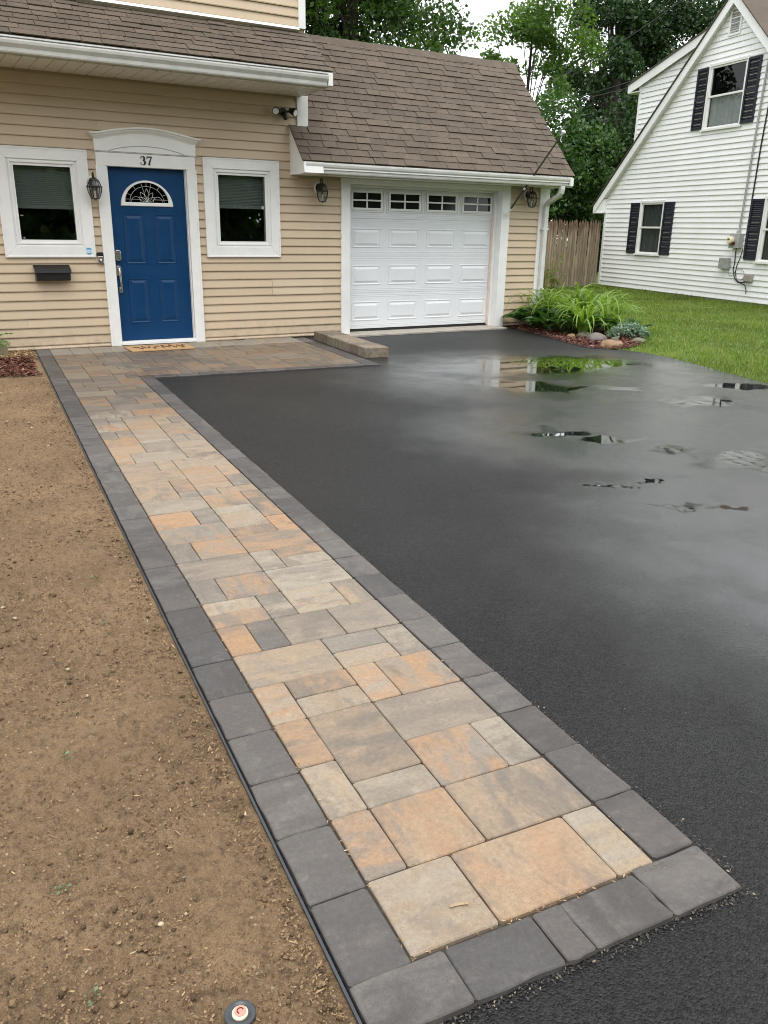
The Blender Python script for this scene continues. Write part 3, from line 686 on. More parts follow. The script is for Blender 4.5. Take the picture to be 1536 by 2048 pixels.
while x < 6.74:
    b = min(x + 0.15, 6.75); z = rid[1] + 0.008; lf = rng.gauss(0.0, .002)
    m_ = MB().add([(x - 0.06, rid[0] - 0.11, z - 0.105 + lf), (b, rid[0] - 0.11, z - 0.098 + lf), (b, rid[0], z + 0.022 + lf), (x - 0.06, rid[0], z + 0.014 + lf), (b, rid[0] + 0.12, z - 0.04), (x - 0.06, rid[0] + 0.12, z - 0.048),
                  (b, rid[0] - 0.11, z - 0.110 + lf), (b, rid[0], z + 0.010 + lf), (x - .06, rid[0] - 0.11, z - 0.115 + lf)], [(0, 1, 2, 3), (3, 2, 4, 5), (1, 6, 7, 2), (0, 8, 6, 1)])
    m_.build('ridge_cap', 'shingle', groof); x += 0.15
MB().box(2.30, 6.70, -0.33, -0.005, 2.062, 2.074).build('soffit_board', 'soffit', groof)
gutter(2.335, 6.655, -0.335, 2.190, par=house)
box('gutter_end_block', 'white', house, 6.66, 6.715, -0.47, -0.335, 2.075, 2.185, 0.004)
# downspout: elbow back to the corner board and down
def rect_tube(pts, w, d):
    m_ = MB(); pts = [Vector(q) for q in pts]; vs = []
    for i, q in enumerate(pts):
        tg = (pts[min(i + 1, len(pts) - 1)] - pts[max(i - 1, 0)]).normalized()
        sx = Vector((1, 0, 0)); sx = (sx - tg * sx.dot(tg)).normalized(); sy = tg.cross(sx)
        vs += [q + sx * a * w / 2 + sy * b * d / 2 for a, b in ((-1, -1), (1, -1), (1, 1), (-1, 1))]
    fs = [(i * 4 + k, i * 4 + (k + 1) % 4, i * 4 + 4 + (k + 1) % 4, i * 4 + 4 + k) for i in range(len(pts) - 1) for k in range(4)]
    return m_.add(vs, fs)
ds = rect_tube([(6.56, -0.395, 2.075), (6.56, -0.395, 2.03), (6.56, -0.385, 1.985), (6.56, -0.345, 1.945), (6.56, -0.18, 1.875), (6.56, -0.105, 1.845), (6.56, -0.075, 1.80), (6.56, -0.070, 1.74), (6.56, -0.070, 0.16), (6.56, -0.085, 0.10), (6.56, -0.22, 0.03)], 0.075, 0.058).build('downspout', 'gutter', house, bevel=0.006)
for z in (1.45, 0.55): box('strap', 'gutter', ds, 6.50, 6.62, -0.102, -0.036, z, z + 0.025)

# --- windows with wide mitred casings
def casing(m_, x0, x1, z0, z1, w, yf, yb):
    o = [(x0, z0), (x1, z0), (x1, z1), (x0, z1)]; i = [(x0 + w, z0 + w), (x1 - w, z0 + w), (x1 - w, z1 - w), (x0 + w, z1 - w)]
    g = 0.0009
    for k in range(4):
        a, b = o[k], o[(k + 1) % 4]; c_, d = i[(k + 1) % 4], i[k]
        dx, dz = (b[0] - a[0]), (b[1] - a[1]); L = math.hypot(dx, dz); ux, uz = dx / L * g, dz / L * g
        q = [(a[0] + ux, a[1] + uz), (b[0] - ux, b[1] - uz), (c_[0] - ux, c_[1] - uz), (d[0] + ux, d[1] + uz)]
        m_.add([(x_, yf, z_) for x_, z_ in q] + [(x_, yb, z_) for x_, z_ in q], [(0, 1, 2, 3), (0, 4, 5, 1), (1, 5, 6, 2), (2, 6, 7, 3), (3, 7, 4, 0)])
    return m_
def house_window(x0, x1, z0, z1, blind_z):
    w = casing(MB(), x0, x1, z0, z1, 0.118, -0.034, 0.02)
    casing(w, x0 - 0.004, x1 + 0.004, z0 - 0.004, z1 + 0.004, 0.016, -0.040, 0.0)
    w = w.build('window', 'white', wall, bevel=0.0)
    a, b, c_, d = x0 + 0.117, x1 - 0.117, z0 + 0.117, z1 - 0.117
    return w, (a, b, c_, d)
for (x0, x1) in ((-1.207, -0.230), (1.1388, 2.130)):
    z0, z1 = 1.052, 2.2115
    w, (a, b, c_, d) = house_window(x0, x1, z0, z1, 1.6)
    fr_ = casing(MB(), a, b, c_, d, 0.022, -0.018, 0.05); casing(fr_, a + .022, b - .022, c_ + .022, d - .022, 0.018, -0.026, 0.05); casing(fr_, a + .040, b - .040, c_ + .040, d - .040, 0.030, -0.012, 0.05)
    pa, pb, pc, pd = a + .069, b - .069, c_ + .069, d - .069
    # parts of the window are grandchildren of the wall; the window itself hangs on the house
    w.parent = house; w.matrix_parent_inverse = Matrix.Translation(-WL[house.name])
    fr_.build('sash', 'white', w)
    casing(MB(), pa - .006, pb + .006, pc - .006, pd + .006, 0.008, -0.0105, 0.03).build('gasket', 'grey_box', w)
    MB().box(pa - .01, pb + .01, 0.012, 0.018, pc - .01, pd + .01).build('pane', 'pane', w)
    bl = MB(); bz = 1.575 if x0 < 0 else 1.635; n = 22
    zs = [bz + 0.03 + (pd + .03 - bz - 0.03) * i / (2 * n) for i in range(2 * n + 1)]
    vs = [(q, 0.075 + (0.008 if i % 2 else 0), z) for i, z in enumerate(zs) for q in (pa - .03, pb + .03)]
    bl.add(vs, [(2 * i, 2 * i + 1, 2 * i + 3, 2 * i + 2) for i in range(2 * n)]); bl.box(pa - .03, pb + .03, 0.066, 0.09, bz, bz + .03)
    bl.build('blind', 'blind', w)
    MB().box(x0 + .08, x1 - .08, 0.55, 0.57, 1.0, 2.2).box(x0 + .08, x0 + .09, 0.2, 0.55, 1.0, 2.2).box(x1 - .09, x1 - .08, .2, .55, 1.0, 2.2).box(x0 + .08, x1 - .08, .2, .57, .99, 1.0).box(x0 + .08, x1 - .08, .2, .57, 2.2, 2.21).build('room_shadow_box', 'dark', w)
# security sticker on the left casing
st_ = empty('security_sticker', (-0.302, -0.036, 1.118), 'small blue octagonal security sticker on white window casing', 'sticker')
MB().prism([(-0.302 + 0.041 * math.cos(math.pi / 8 + k * math.pi / 4), 1.118 + 0.041 * math.sin(math.pi / 8 + k * math.pi / 4)) for k in range(8)], -0.0362, -0.0345, 'y').build('disc', 'sticker', st_)
MB().box(-0.340, -0.264, -0.0368, -0.0363, 1.101, 1.133).build('band', 'paper', st_)
mk = MB()
for x_ in (-0.328, -0.308, -0.288): mk.box(x_, x_ + .004, -0.0372, -0.0369, 1.108, 1.126).box(x_ + .008, x_ + .012, -0.0372, -0.0369, 1.108, 1.126).box(x_ + .004, x_ + .008, -0.0372, -0.0369, 1.115, 1.119)
mk.build('mark', 'sticker', st_)

# --- front door
surround = MB()
surround.box(-0.130, -0.012, -0.036, 0.0, 0.0, 2.06).box(0.926, 1.036, -0.036, 0.0, -0.01, 2.06).box(-0.130, 1.036, -0.037, 0.0, 2.0602, 2.205)
surround.box(-0.140, -0.118, -0.044, 0.0, 0.0, 2.0598).box(1.024, 1.046, -0.044, 0.0, -0.01, 2.0598)
surround.box(-0.012, 0.0, 0.0, 0.16, 0.0, 2.058).box(0.914, 0.926, 0.0, 0.16, 0.0, 2.058).box(-0.012, 0.926, 0.0, 0.16, 2.058, 2.075)
surround = surround.build('door_surround', 'white', house, bevel=0.0025)
def arch(x, lo, hi): u_ = (x - 0.46) / 0.60; return lo + (hi - lo) * max(0.0, math.cos(min(1, abs(u_)) * math.pi / 2)) ** 1.1
xs_ = [-0.140 + 1.19 * i / 36 for i in range(37)]
hd = MB(); hd.prism([(-0.136, 2.207), (1.044, 2.207)] + [(x_, arch(x_, 2.340, 2.424)) for x_ in reversed(xs_)], -0.048, 0.0, 'y')
hd.build('pediment', 'white', surround, bevel=0.002)
fl = MB()   # grey tubes painting the shade of a sunk arched line on the pediment
pts = [(x_, -0.0485, 2.222 + 0.066 * math.sin((x_ - 0.02) / 0.88 * math.pi) ** 0.8) for x_ in [0.02 + 0.88 * i / 30 for i in range(31)]]
fl.tube(pts, 0.0045, 5); fl.tube([(-0.13, -0.0485, 2.216), (1.035, -0.0485, 2.216)], 0.004, 5)
fl.build('arch_shade_line', 'grey_box', surround)
prof = [(0.0, 0.0), (-0.052, 0.0), (-0.060, 0.012), (-0.082, 0.030), (-0.088, 0.044), (-0.106, 0.050), (-0.106, 0.066), (0.0, 0.066)]
xs_ = [-0.188 + 1.297 * i / 44 for i in range(45)]
vs = []; fs = []; npf = len(prof)
for i, x_ in enumerate(xs_):
    e_ = min(1.0, min(x_ + 0.188, 1.109 - x_) / 0.0001 + 0.0)
    for y_, z_ in prof:
        pull = max(0.0, 0.050 - min(x_ + 0.188, 1.109 - x_)) * 0.0
        vs.append((x_, y_, arch(x_, 2.340, 2.420) + z_))
for i in range(len(xs_) - 1):
    for k in range(npf): fs.append((i * npf + k, i * npf + (k + 1) % npf, (i + 1) * npf + (k + 1) % npf, (i + 1) * npf + k))
fs += [tuple(range(npf)), tuple(range(len(vs) - 1, len(vs) - npf - 1, -1))]
# taper the crown's returns so that the moulding flares upward at both ends
vs2 = []
for (x_, y_, z_) in vs:
    b_ = arch(x_, 2.340, 2.420); k_ = max(0, min(1, (z_ - b_) / 0.066))
    e_ = -0.140 + (-0.048) * k_; f_ = 1.050 + 0.059 * k_
    vs2.append((e_ + (x_ + 0.188) / 1.297 * (f_ - e_), y_, z_))
MB().add(vs2, fs).build('crown_moulding', 'white', surround)
# house number: thick and thin strokes with slab ends
def stroke(m_, pts, ws, y):
    vs = []
    for i, (x_, z_) in enumerate(pts):
        a_ = pts[max(0, i - 1)]; b_ = pts[min(len(pts) - 1, i + 1)]; dx, dz = b_[0] - a_[0], b_[1] - a_[1]; L = math.hypot(dx, dz) or 1
        nx_, nz_ = -dz / L * ws[i] * 0.68, dx / L * ws[i] * 0.68
        vs += [(x_ + nx_, y, z_ + nz_), (x_ - nx_, y, z_ - nz_)]
    n_ = len(vs); vs += [(a_, y + 0.006, b_) for a_, _, b_ in vs]
    fs_ = []
    for i in range(len(pts) - 1):
        k = 2 * i; fs_ += [(k, k + 1, k + 3, k + 2), (k, k + 2, k + 2 + n_, k + n_), (k + 1, k + 1 + n_, k + 3 + n_, k + 3)]
    m_.add(vs, fs_)
num = MB(); yn = -0.0435; bx, bz_, hh = 0.378, 2.088, 0.095
def arc(cx, cz, rx, rz, a0, a1, n): return [(cx + rx * math.cos(math.radians(a0 + (a1 - a0) * i / n)), cz + rz * math.sin(math.radians(a0 + (a1 - a0) * i / n))) for i in range(n + 1)]
p1 = arc(bx + 0.026, bz_ + hh * 0.755, 0.021, hh * 0.225, 165, -90, 16); stroke(num, p1, [0.009] + [0.004 + 0.011 * max(0, math.cos(math.radians(165 - 255 * i / 16))) for i in range(1, 17)], yn)
p2 = arc(bx + 0.026, bz_ + hh * 0.275, 0.027, hh * 0.262, 90, -165, 18); stroke(num, p2, [0.004 + 0.012 * max(0, math.cos(math.radians(90 - 255 * i / 18))) for i in range(18)] + [0.009], yn)
for cx, cz in ((bx + 0.008, bz_ + hh * 0.80), (bx + 0.004, bz_ + hh * 0.22)): num.prism([(cx + .0065 * math.cos(k * .785), cz + .0065 * math.sin(k * .785)) for k in range(8)], yn, yn + .006, 'y')
sx_ = bx + 0.075
num.box(sx_, sx_ + 0.060, yn, yn + .006, bz_ + hh - 0.013, bz_ + hh); num.box(sx_, sx_ + 0.005, yn, yn + .006, bz_ + hh - 0.030, bz_ + hh - 0.0131)
stroke(num, [(sx_ + 0.056, bz_ + hh - 0.012), (sx_ + 0.042, bz_ + hh * 0.60), (sx_ + 0.030, bz_ + hh * 0.30), (sx_ + 0.024, bz_)], [0.006, 0.010, 0.013, 0.015], yn)
num.build('house_number', 'black', surround)
thr = MB().prism([(-0.055, 0.008), (0.16, 0.008), (0.16, 0.045), (0.03, 0.045), (-0.055, 0.030)], -0.012, 0.926, 'x'); thr.build('threshold', 'white', surround)

door = MB().box(0.002, 0.912, 0.050, 0.092, 0.050, 2.056).build('front_door', 'blue', house)
def raised(x0, x1, z0, z1, y, name, mat, par, d=0.010):
    i = lambda k, yy: (x0 + k, x1 - k, z0 + k, z1 - k, yy)
    return MB().rings([i(0, y), i(0.004, y - d * 0.55), i(0.012, y - d * 0.55), i(0.022, y - 0.0005), i(0.030, y - 0.0005), i(0.058, y - d), i(0.060, y - d)]).build(name, mat, par)
for (x0, x1) in ((0.142, 0.388), (0.515, 0.760)):
    for (z0, z1) in ((0.258, 0.800), (0.965, 1.548)): raised(x0, x1, z0, z1, 0.0499, 'door_panel', 'blue', door)
# fanlight
cx, cz = 0.445, 1.630
R0, R1 = 0.315, 0.258; zf = 0.93
fan = MB()
outer = [(cx + R0 * math.cos(a), cz + 0.0 + R0 * zf * math.sin(a)) for a in [math.pi * i / 32 for i in range(33)]]
inner = [(cx + R1 * math.cos(a), cz + 0.044 + R1 * zf * 0.94 * math.sin(a)) for a in [math.pi * i / 32 for i in range(33)]]
vs = [(a, 0.049, b) for a, b in outer] + [(a, 0.034, b) for a, b in [(cx + (p_[0] - cx) * .97, cz + .006 + (p_[1] - cz) * .97) for p_ in outer]] + [(a, 0.034, b) for a, b in [(cx + (p_[0] - cx) * 1.05, cz + .032 + (p_[1] - cz - .044) * 1.05) for p_ in inner]] + [(a, 0.0485, b) for a, b in inner]
fs = []
for rr_ in range(3):
    for i in range(32): fs.append((rr_ * 33 + i, rr_ * 33 + i + 1, rr_ * 33 + 34 + i, rr_ * 33 + 33 + i))
    fs.append((rr_ * 33 + 32, rr_ * 33, rr_ * 33 + 33, rr_ * 33 + 65))
fan.add(vs, fs); fan = fan.build('fanlight', 'white', door)
MB().prism(inner, 0.0478, 0.0490, 'y').build('pane', glass_mat('dark_fan_glass', (0.02, 0.02, 0.02), 0.05, 1.5), door)
fanback = MB().prism(inner, 0.0492, 0.0496, 'y').build('pane_backing', 'dark', door)
cm = MB(); yc = 0.0465
def P2(r_, a): return (cx + r_ * math.cos(math.radians(a)), yc, cz + 0.046 + r_ * zf * 0.94 * math.sin(math.radians(a)))
cm.tube([P2(0.205, a) for a in range(0, 181, 9)], 0.0022, 4)
for a in (25, 52, 76, 104, 128, 155): cm.tube([P2(0.205 if a not in (76, 104) else 0.13, a), P2(0.256, a)], 0.0022, 4)
for a in (90,): cm.tube([P2(0.205, a), P2(0.256, a)], 0.0022, 4)
cm.tube([(cx - .25, yc, cz + .078), (cx - .07, yc, cz + .078)], 0.0022, 4); cm.tube([(cx + .07, yc, cz + .078), (cx + .25, yc, cz + .078)], 0.0022, 4)
def petal(a, l, w_, z0=0.052):
    out = []
    for i in range(13):
        q = i / 12; out.append((q * l, w_ * math.sin(q * math.pi)))
    for i in range(12, -1, -1):
        q = i / 12; out.append((q * l, -w_ * math.sin(q * math.pi)))
    ca_, sa_ = math.cos(math.radians(a)), math.sin(math.radians(a))
    cm.tube([(cx + u_ * ca_ - v_ * sa_, yc, cz + z0 + u_ * sa_ + v_ * ca_) for u_, v_ in out], 0.0022, 4)
petal(90, 0.15, 0.026); petal(55, 0.13, 0.026); petal(125, 0.13, 0.026); petal(28, 0.11, 0.02); petal(152, 0.11, 0.02)
for sgn in (-1, 1): cm.tube([(cx + sgn * (0.13 + 0.055 * math.cos(math.radians(a))), yc, cz + 0.05 + 0.06 * math.sin(math.radians(a))) for a in range(0, 181, 15)], 0.0022, 4)
cm.build('came', 'came', door)
# hardware
kp = MB().prism([(0.012, 1.018), (0.030, 1.004), (0.058, 1.004), (0.076, 1.018), (0.078, 1.10), (0.070, 1.122), (0.044, 1.132), (0.018, 1.122), (0.010, 1.10)], 0.018, 0.0495, 'y').build('smart_lock', 'nickel', door, bevel=0.005)
hp = MB().prism([(0.010, 0.83), (0.064, 0.83), (0.068, 0.915), (0.058, 0.94), (0.037, 0.948), (0.016, 0.94), (0.006, 0.915)], 0.036, 0.0495, 'y')
hp.tube([(0.037, 0.035, 0.925), (0.037, 0.006, 0.915), (0.037, -0.012, 0.885), (0.040, -0.016, 0.82), (0.044, -0.016, 0.75), (0.046, -0.006, 0.69), (0.046, 0.025, 0.668)], [0.011, 0.013, 0.014, 0.012, 0.011, 0.010, 0.010], 10)
hp.prism([(0.026, 0.632), (0.066, 0.632), (0.070, 0.67), (0.062, 0.695), (0.030, 0.695), (0.022, 0.67)], 0.034, 0.0495, 'y')
hp.build('handle', 'nickel', door, bevel=0.003)

# doorbell camera, mailbox, mat
db_ = empty('doorbell_camera', (-0.176, -0.02, 0.975), 'black and silver doorbell camera between window and door trim', 'doorbell')
box('body', 'nickel', db_, -0.207, -0.147, -0.042, -0.012, 0.978, 1.060, 0.005); box('lens_cap', 'black', db_, -0.208, -0.146, -0.044, -0.012, 1.061, 1.106, 0.006)
MB().tube([(-0.177, -0.042, 1.020), (-0.177, -0.047, 1.020)], 0.013, 14).build('button', 'paper', db_)
mb_ = empty('mailbox', (-0.74, 0.0, 0.786), 'black metal wall mailbox under the left window', 'mailbox')
MB().prism([(-0.014, 0.786), (-0.115, 0.792), (-0.128, 0.90), (-0.014, 0.945)], -0.925, -0.549, 'x').build('body', 'black', mb_, bevel=0.006)
MB().prism([(-0.012, 0.962), (-0.136, 0.912), (-0.142, 0.880), (-0.139, 0.880), (-0.132, 0.908), (-0.012, 0.955)], -0.936, -0.540, 'x').build('lid', 'black', mb_)
mat_ = empty('doormat', (0.34, -0.44, 0.004), 'brown coir doormat with dark scrolled print before the blue door', 'doormat')
box('pile', 'coir', mat_, -0.04, 0.72, -0.655, -0.215, 0.003, 0.018, 0.004)
pr_ = MB()
for k, x0 in enumerate((0.04, 0.15, 0.25, 0.36, 0.47, 0.57)):
    pr_.tube([(x0 + 0.09 * q, -0.44 + 0.09 * math.sin(q * 6.3 + k * 1.7) + 0.05 * math.cos(q * 11 + k), 0.0185) for q in [i / 14 for i in range(15)]], 0.0075, 4)
pr_.build('print', 'coir_dark', mat_)

# --- garage door
case_ = MB(); case_.box(3.030, 3.165, -0.036, 0.0, -0.01, 2.060).box(5.735, 5.885, -0.036, 0.0, -0.01, 2.060).box(3.1652, 5.7348, -0.030, 0.0, 1.985, 2.060)
case_.box(3.150, 3.168, 0.0, 0.16, -0.01, 2.04).box(5.732, 5.742, 0.0, 0.16, -0.01, 2.04).box(3.168, 5.732, 0.0, 0.16, 1.99, 2.05)
case_.box(3.1685, 3.190, 0.085, 0.135, 0.0, 1.99).box(5.690, 5.7315, 0.085, 0.135, 0.0, 1.99).box(3.1905, 5.6895, 0.085, 0.135, 1.955, 1.989)
case_ = case_.build('garage_casing', 'white', house, bevel=0.002)
box('weather_strip', 'jamb', case_, 5.676, 5.689, 0.10, 0.138, 0.02, 1.60); box('weather_strip', 'jamb', case_, 3.1685, 3.178, 0.07, 0.0845, 1.25, 1.45)
gd = MB().box(3.172, 5.728, 0.150, 0.19, 0.045, 2.03).build('garage_door', 'gwhite', house)
for a, b in ((0.046, 0.545), (0.549, 1.050), (1.054, 1.553), (1.557, 2.028)):
    s_ = MB().box(3.174, 5.726, 0.1425, 0.1495, a, b)
    for g in (a + 0.028, a + 0.052, b - 0.028, b - 0.052): s_.box(3.175, 5.725, 0.1405, 0.1424, g, g + 0.010)
    s_.build('door_section', 'gwhite', gd, bevel=0.002)
COLS = [(3.283, 3.745), (3.880, 4.378), (4.515, 5.012), (5.140, 5.650)]
for (z0, z1) in ((0.158, 0.427), (0.659, 0.932), (1.168, 1.430)):
    for (x0, x1) in COLS: raised(x0, x1, z0, z1, 0.1423, 'door_panel', 'gwhite', gd, 0.011)
for (x0, x1) in COLS:
    x0, x1 = x0 + 0.0, x1 - 0.0
    f_ = casing(MB(), x0 - .045, x1 + .045, 1.640, 1.945, 0.012, 0.132, 0.145); casing(f_, x0 - .02, x1 + .02, 1.665, 1.920, 0.030, 0.126, 0.145)
    xm = (x0 + x1) / 2; f_.box(xm - .010, xm + .010, 0.128, 0.1405, 1.69, 1.895).box(x0 + .008, xm - .0101, 0.1285, 0.1405, 1.783, 1.803).box(xm + .0101, x1 - .008, 0.1285, 0.1405, 1.783, 1.803)
    f_.build('window_frame', 'white', gd)
    MB().box(x0 + .005, x1 - .005, 0.1408, 0.1422, 1.69, 1.897).build('pane', M['dark_fan'] if 'dark_fan' in M else M.setdefault('dark_fan', (lambda t: t.set(Base_Color=(0.012, 0.014, 0.013), Roughness=0.06))(NT('garage_glass'))), gd)
box('bottom_seal', 'rubber', gd, 3.172, 5.728, 0.146, 0.185, 0.006, 0.044)

# ------------------------------------------------------------------ lanterns, floodlight, flagpole
def lantern(x, z, label):
    e = empty('wall_lantern', (x, -0.02, z), label, 'lantern', 'black wall lanterns on the tan house')
    bp = MB().prism([(x - 0.048 + 0.048 * 0 + 0.058 * math.cos(math.pi / 8 + k * math.pi / 4) + 0.048, z + 0.03 + 0.075 * math.sin(math.pi / 8 + k * math.pi / 4)) for k in range(8)], -0.034, -0.012, 'y'); bp.build('mounting_block', 'white', e, bevel=0.003)
    MB().prism([(x + 0.042 * math.cos(math.pi / 8 + k * math.pi / 4), z + 0.03 + 0.06 * math.sin(math.pi / 8 + k * math.pi / 4)) for k in range(8)], -0.046, -0.0342, 'y').build('backplate', 'bronze', e)
    yc_ = -0.150
    MB().tube([(x, -0.046, z + 0.02), (x, -0.075, z + 0.035), (x, -0.085, z + 0.09), (x, -0.100, z + 0.130), (x, -0.130, z + 0.138), (x, -0.150, z + 0.120), (x, yc_, z + 0.085)], 0.008, 8).build('bracket', 'bronze', e, smooth=True)
    c_ = (x, yc_, z)
    MB().lathe([(0.006, 0.100), (0.012, 0.092), (0.010, 0.084), (0.030, 0.078), (0.052, 0.062), (0.058, 0.048), (0.055, 0.044)], c_, 6).build('cap', 'bronze', e)
    MB().lathe([(0.050, 0.046), (0.076, -0.010)], c_, 6, caps=False).build('glass', 'lamp_glass', e)
    MB().lathe([(0.080, -0.022), (0.090, -0.020), (0.090, -0.010), (0.078, -0.004)], c_, 6).build('ring', 'bronze', e)
    MB().lathe([(0.078, -0.022), (0.072, -0.070), (0.044, -0.140)], c_, 6, caps=False).build('glass', 'lamp_glass', e)
    rb = MB()
    for k in range(6):
        q = lambda r_, zz_: (x + r_ * math.cos(k * math.pi / 3), yc_ + r_ * math.sin(k * math.pi / 3), z + zz_)
        rb.tube([q(0.054, 0.046), q(0.078, -0.008)], 0.0048, 5); rb.tube([q(0.080, -0.022), q(0.074, -0.070), q(0.045, -0.142)], 0.0048, 5)
    rb.build('rib', 'bronze', e)
    MB().lathe([(0.004, -0.158), (0.020, -0.150), (0.047, -0.144), (0.047, -0.138), (0.01, -0.136)], c_, 6).build('base', 'bronze', e)
    MB().lathe([(0.012, -0.136), (0.012, -0.06), (0.010, -0.055)], c_, 8).build('candle', 'paper', e)
    return e
lantern(-0.196, 1.838, 'black wall lantern beside the blue front door')
lantern(2.690, 1.890, 'black wall lantern on tan siding left of the garage door casing')
lantern(6.205, 1.915, 'black wall lantern on the narrow siding by the downspout')
fl_ = empty('floodlight', (2.2, -0.02, 2.74), 'black twin floodlight with motion sensor under the eave corner', 'floodlight')
MB().tube([(2.2, -0.012, 2.79), (2.2, -0.055, 2.79)], 0.045, 14).build('junction_plate', 'black', fl_)
for sx in (-1, 1):
    h_ = MB(); a_ = Vector((2.2 + sx * 0.045, -0.055, 2.795)); d_ = Vector((sx * 0.45, -0.8, -0.35)).normalized(); b_ = Vector((2.2 + sx * 0.105, -0.085, 2.80))
    h_.tube([a_, b_], 0.014, 8); h_.tube([b_ - d_ * 0.03, b_ + d_ * 0.01, b_ + d_ * 0.05, b_ + d_ * 0.06], [0.030, 0.040, 0.046, 0.046], 14)
    h_ = h_.build('lamp_head', 'black', fl_); MB().tube([b_ + d_ * 0.0605, b_ + d_ * 0.0635], 0.038, 14).build('lens', 'paper', h_)
MB().tube([(2.2, -0.05, 2.775), (2.2, -0.10, 2.735), (2.2, -0.125, 2.70)], [0.02, 0.03, 0.024], 10).build('sensor', 'black', fl_)

fp = empty('flagpole', (5.80, -0.04, 1.65), 'thin empty flagpole angled out from the garage door casing', 'flagpole')
A0, A1 = Vector((5.80, -0.06, 1.645)), Vector((6.129, -0.80, 2.735))
MB().box(5.772, 5.828, -0.045, -0.036, 1.61, 1.70).tube([A0, A0 + (A1 - A0) * 0.09], 0.018, 10).build('bracket', 'white', fp)
MB().tube([A0 + (A1 - A0) * 0.05, A1], [0.0135, 0.012], 8).build('pole', 'pipe_steel', fp)
MB().tube([A0 + (A1 - A0) * 0.33, A0 + (A1 - A0) * 0.355], 0.017, 8).build('collar', 'paper', fp)
dd = (A1 - A0).normalized()
MB().tube([A1 - dd * 0.03, A1 + dd * 0.005, A1 + dd * 0.02, A1 + dd * 0.038, A1 + dd * 0.05], [0.018, 0.018, 0.034, 0.031, 0.010], 10).build('finial', 'paper', fp, smooth=True)
MB().tube([A1 - dd * 0.02 + Vector((0, 0, -.012)), A1 - dd * 0.05 + Vector((.012, 0, -.05)), A1 - dd * .03 + Vector((.02, 0, -.085))], 0.007, 6).build('clip', 'paper', fp)

# ------------------------------------------------------------------ neighbour's white house
TH = math.radians(80); ND = Vector((math.cos(TH), math.sin(TH), 0)); NN = Vector((math.sin(TH), -math.cos(TH), 0)); NP = Vector((14.046, 3.562, 0))
def xn(v): return NP + ND * v[0] + NN * v[1] + Vector((0, 0, v[2]))     # local: x along the gable, y inward (outward = negative)
nb = empty('white_house', xn(Vector((-0.6, 3, 0))), 'white vinyl sided house with navy shutters across the lawn', 'house')
AP, EV, ZE, ZA = -0.62, 3.47, 2.30, 6.10          # apex position, far corner, eave height at the wall, apex height of siding
SL = (ZA - ZE) / (EV - AP)
nw = MB()
nw.add([(EV, .014, 0), (2 * AP - EV, .014, 0), (2 * AP - EV, .014, ZE), (AP, .014, ZA), (EV, .014, ZE), (EV, 9, 0), (2 * AP - EV, 9, 0), (2 * AP - EV, 9, ZE), (AP, 9, ZA), (EV, 9, ZE)],
       [(5, 9, 8, 7, 6), (0, 4, 9, 5), (1, 6, 7, 2)])
nw = nw.build('wall', 'nwhite', nb, xf=xn)
NH = [(0.98, 1.94, 0.89, 2.19), (-1.20, 0.0, 3.62, 4.97), (-3.42, -2.27, 0.86, 2.19)]
NPITCH = 0.1165
k = 0
while 0.055 + k * NPITCH < ZA - 0.1:
    z0 = 0.055 + k * NPITCH; z1 = z0 + NPITCH; k += 1
    def span(z): h_ = max(0.0, z - ZE) / SL; return 2 * AP - EV + h_, EV - h_
    (a0, b0), (a1, b1) = span(z0), span(z1)
    if b1 - a1 < 0.05: break
    segs = [(a0, b0, a1, b1)]
    for (ha, hb, hc, hd_) in NH:
        if z0 >= hc - 0.04 and z1 <= hd_ + 0.04:
            new = []
            for s_ in segs:
                if s_[0] < ha and s_[1] > hb: new += [(s_[0], ha, s_[2], ha), (hb, s_[1], hb, s_[3])]
                else: new.append(s_)
            segs = new
    segs = [s_ for s_ in segs if s_[1] > s_[0]]
    for (p0, p1, q0, q1) in segs:
        m_ = MB().hexa([(p0, -0.024, z0), (p1, -0.024, z0), (p1, .012, z0), (p0, .012, z0), (q0, -0.001, z1), (q1, -0.001, z1), (q1, .012, z1), (q0, .012, z1)])
        m_.add([(p0, -.024, z0), (p1, -.024, z0), (p1, -.022, z0 - .010), (p0, -.022, z0 - .010), (p0, -.004, z0 - .009), (p1, -.004, z0 - .009)], [(0, 3, 2, 1), (3, 4, 5, 2)])
        m_.build('siding_board', 'nwhite', nw, xf=xn)
MB().box(2 * AP - EV, EV, -0.004, 0.2, -0.05, 0.052).build('foundation', 'found', nb, xf=xn)
box('corner_board', 'nwhite', nw, EV - 0.06, EV + 0.03, -0.030, 0.08, 0.05, ZE - 0.02, xf=xn)
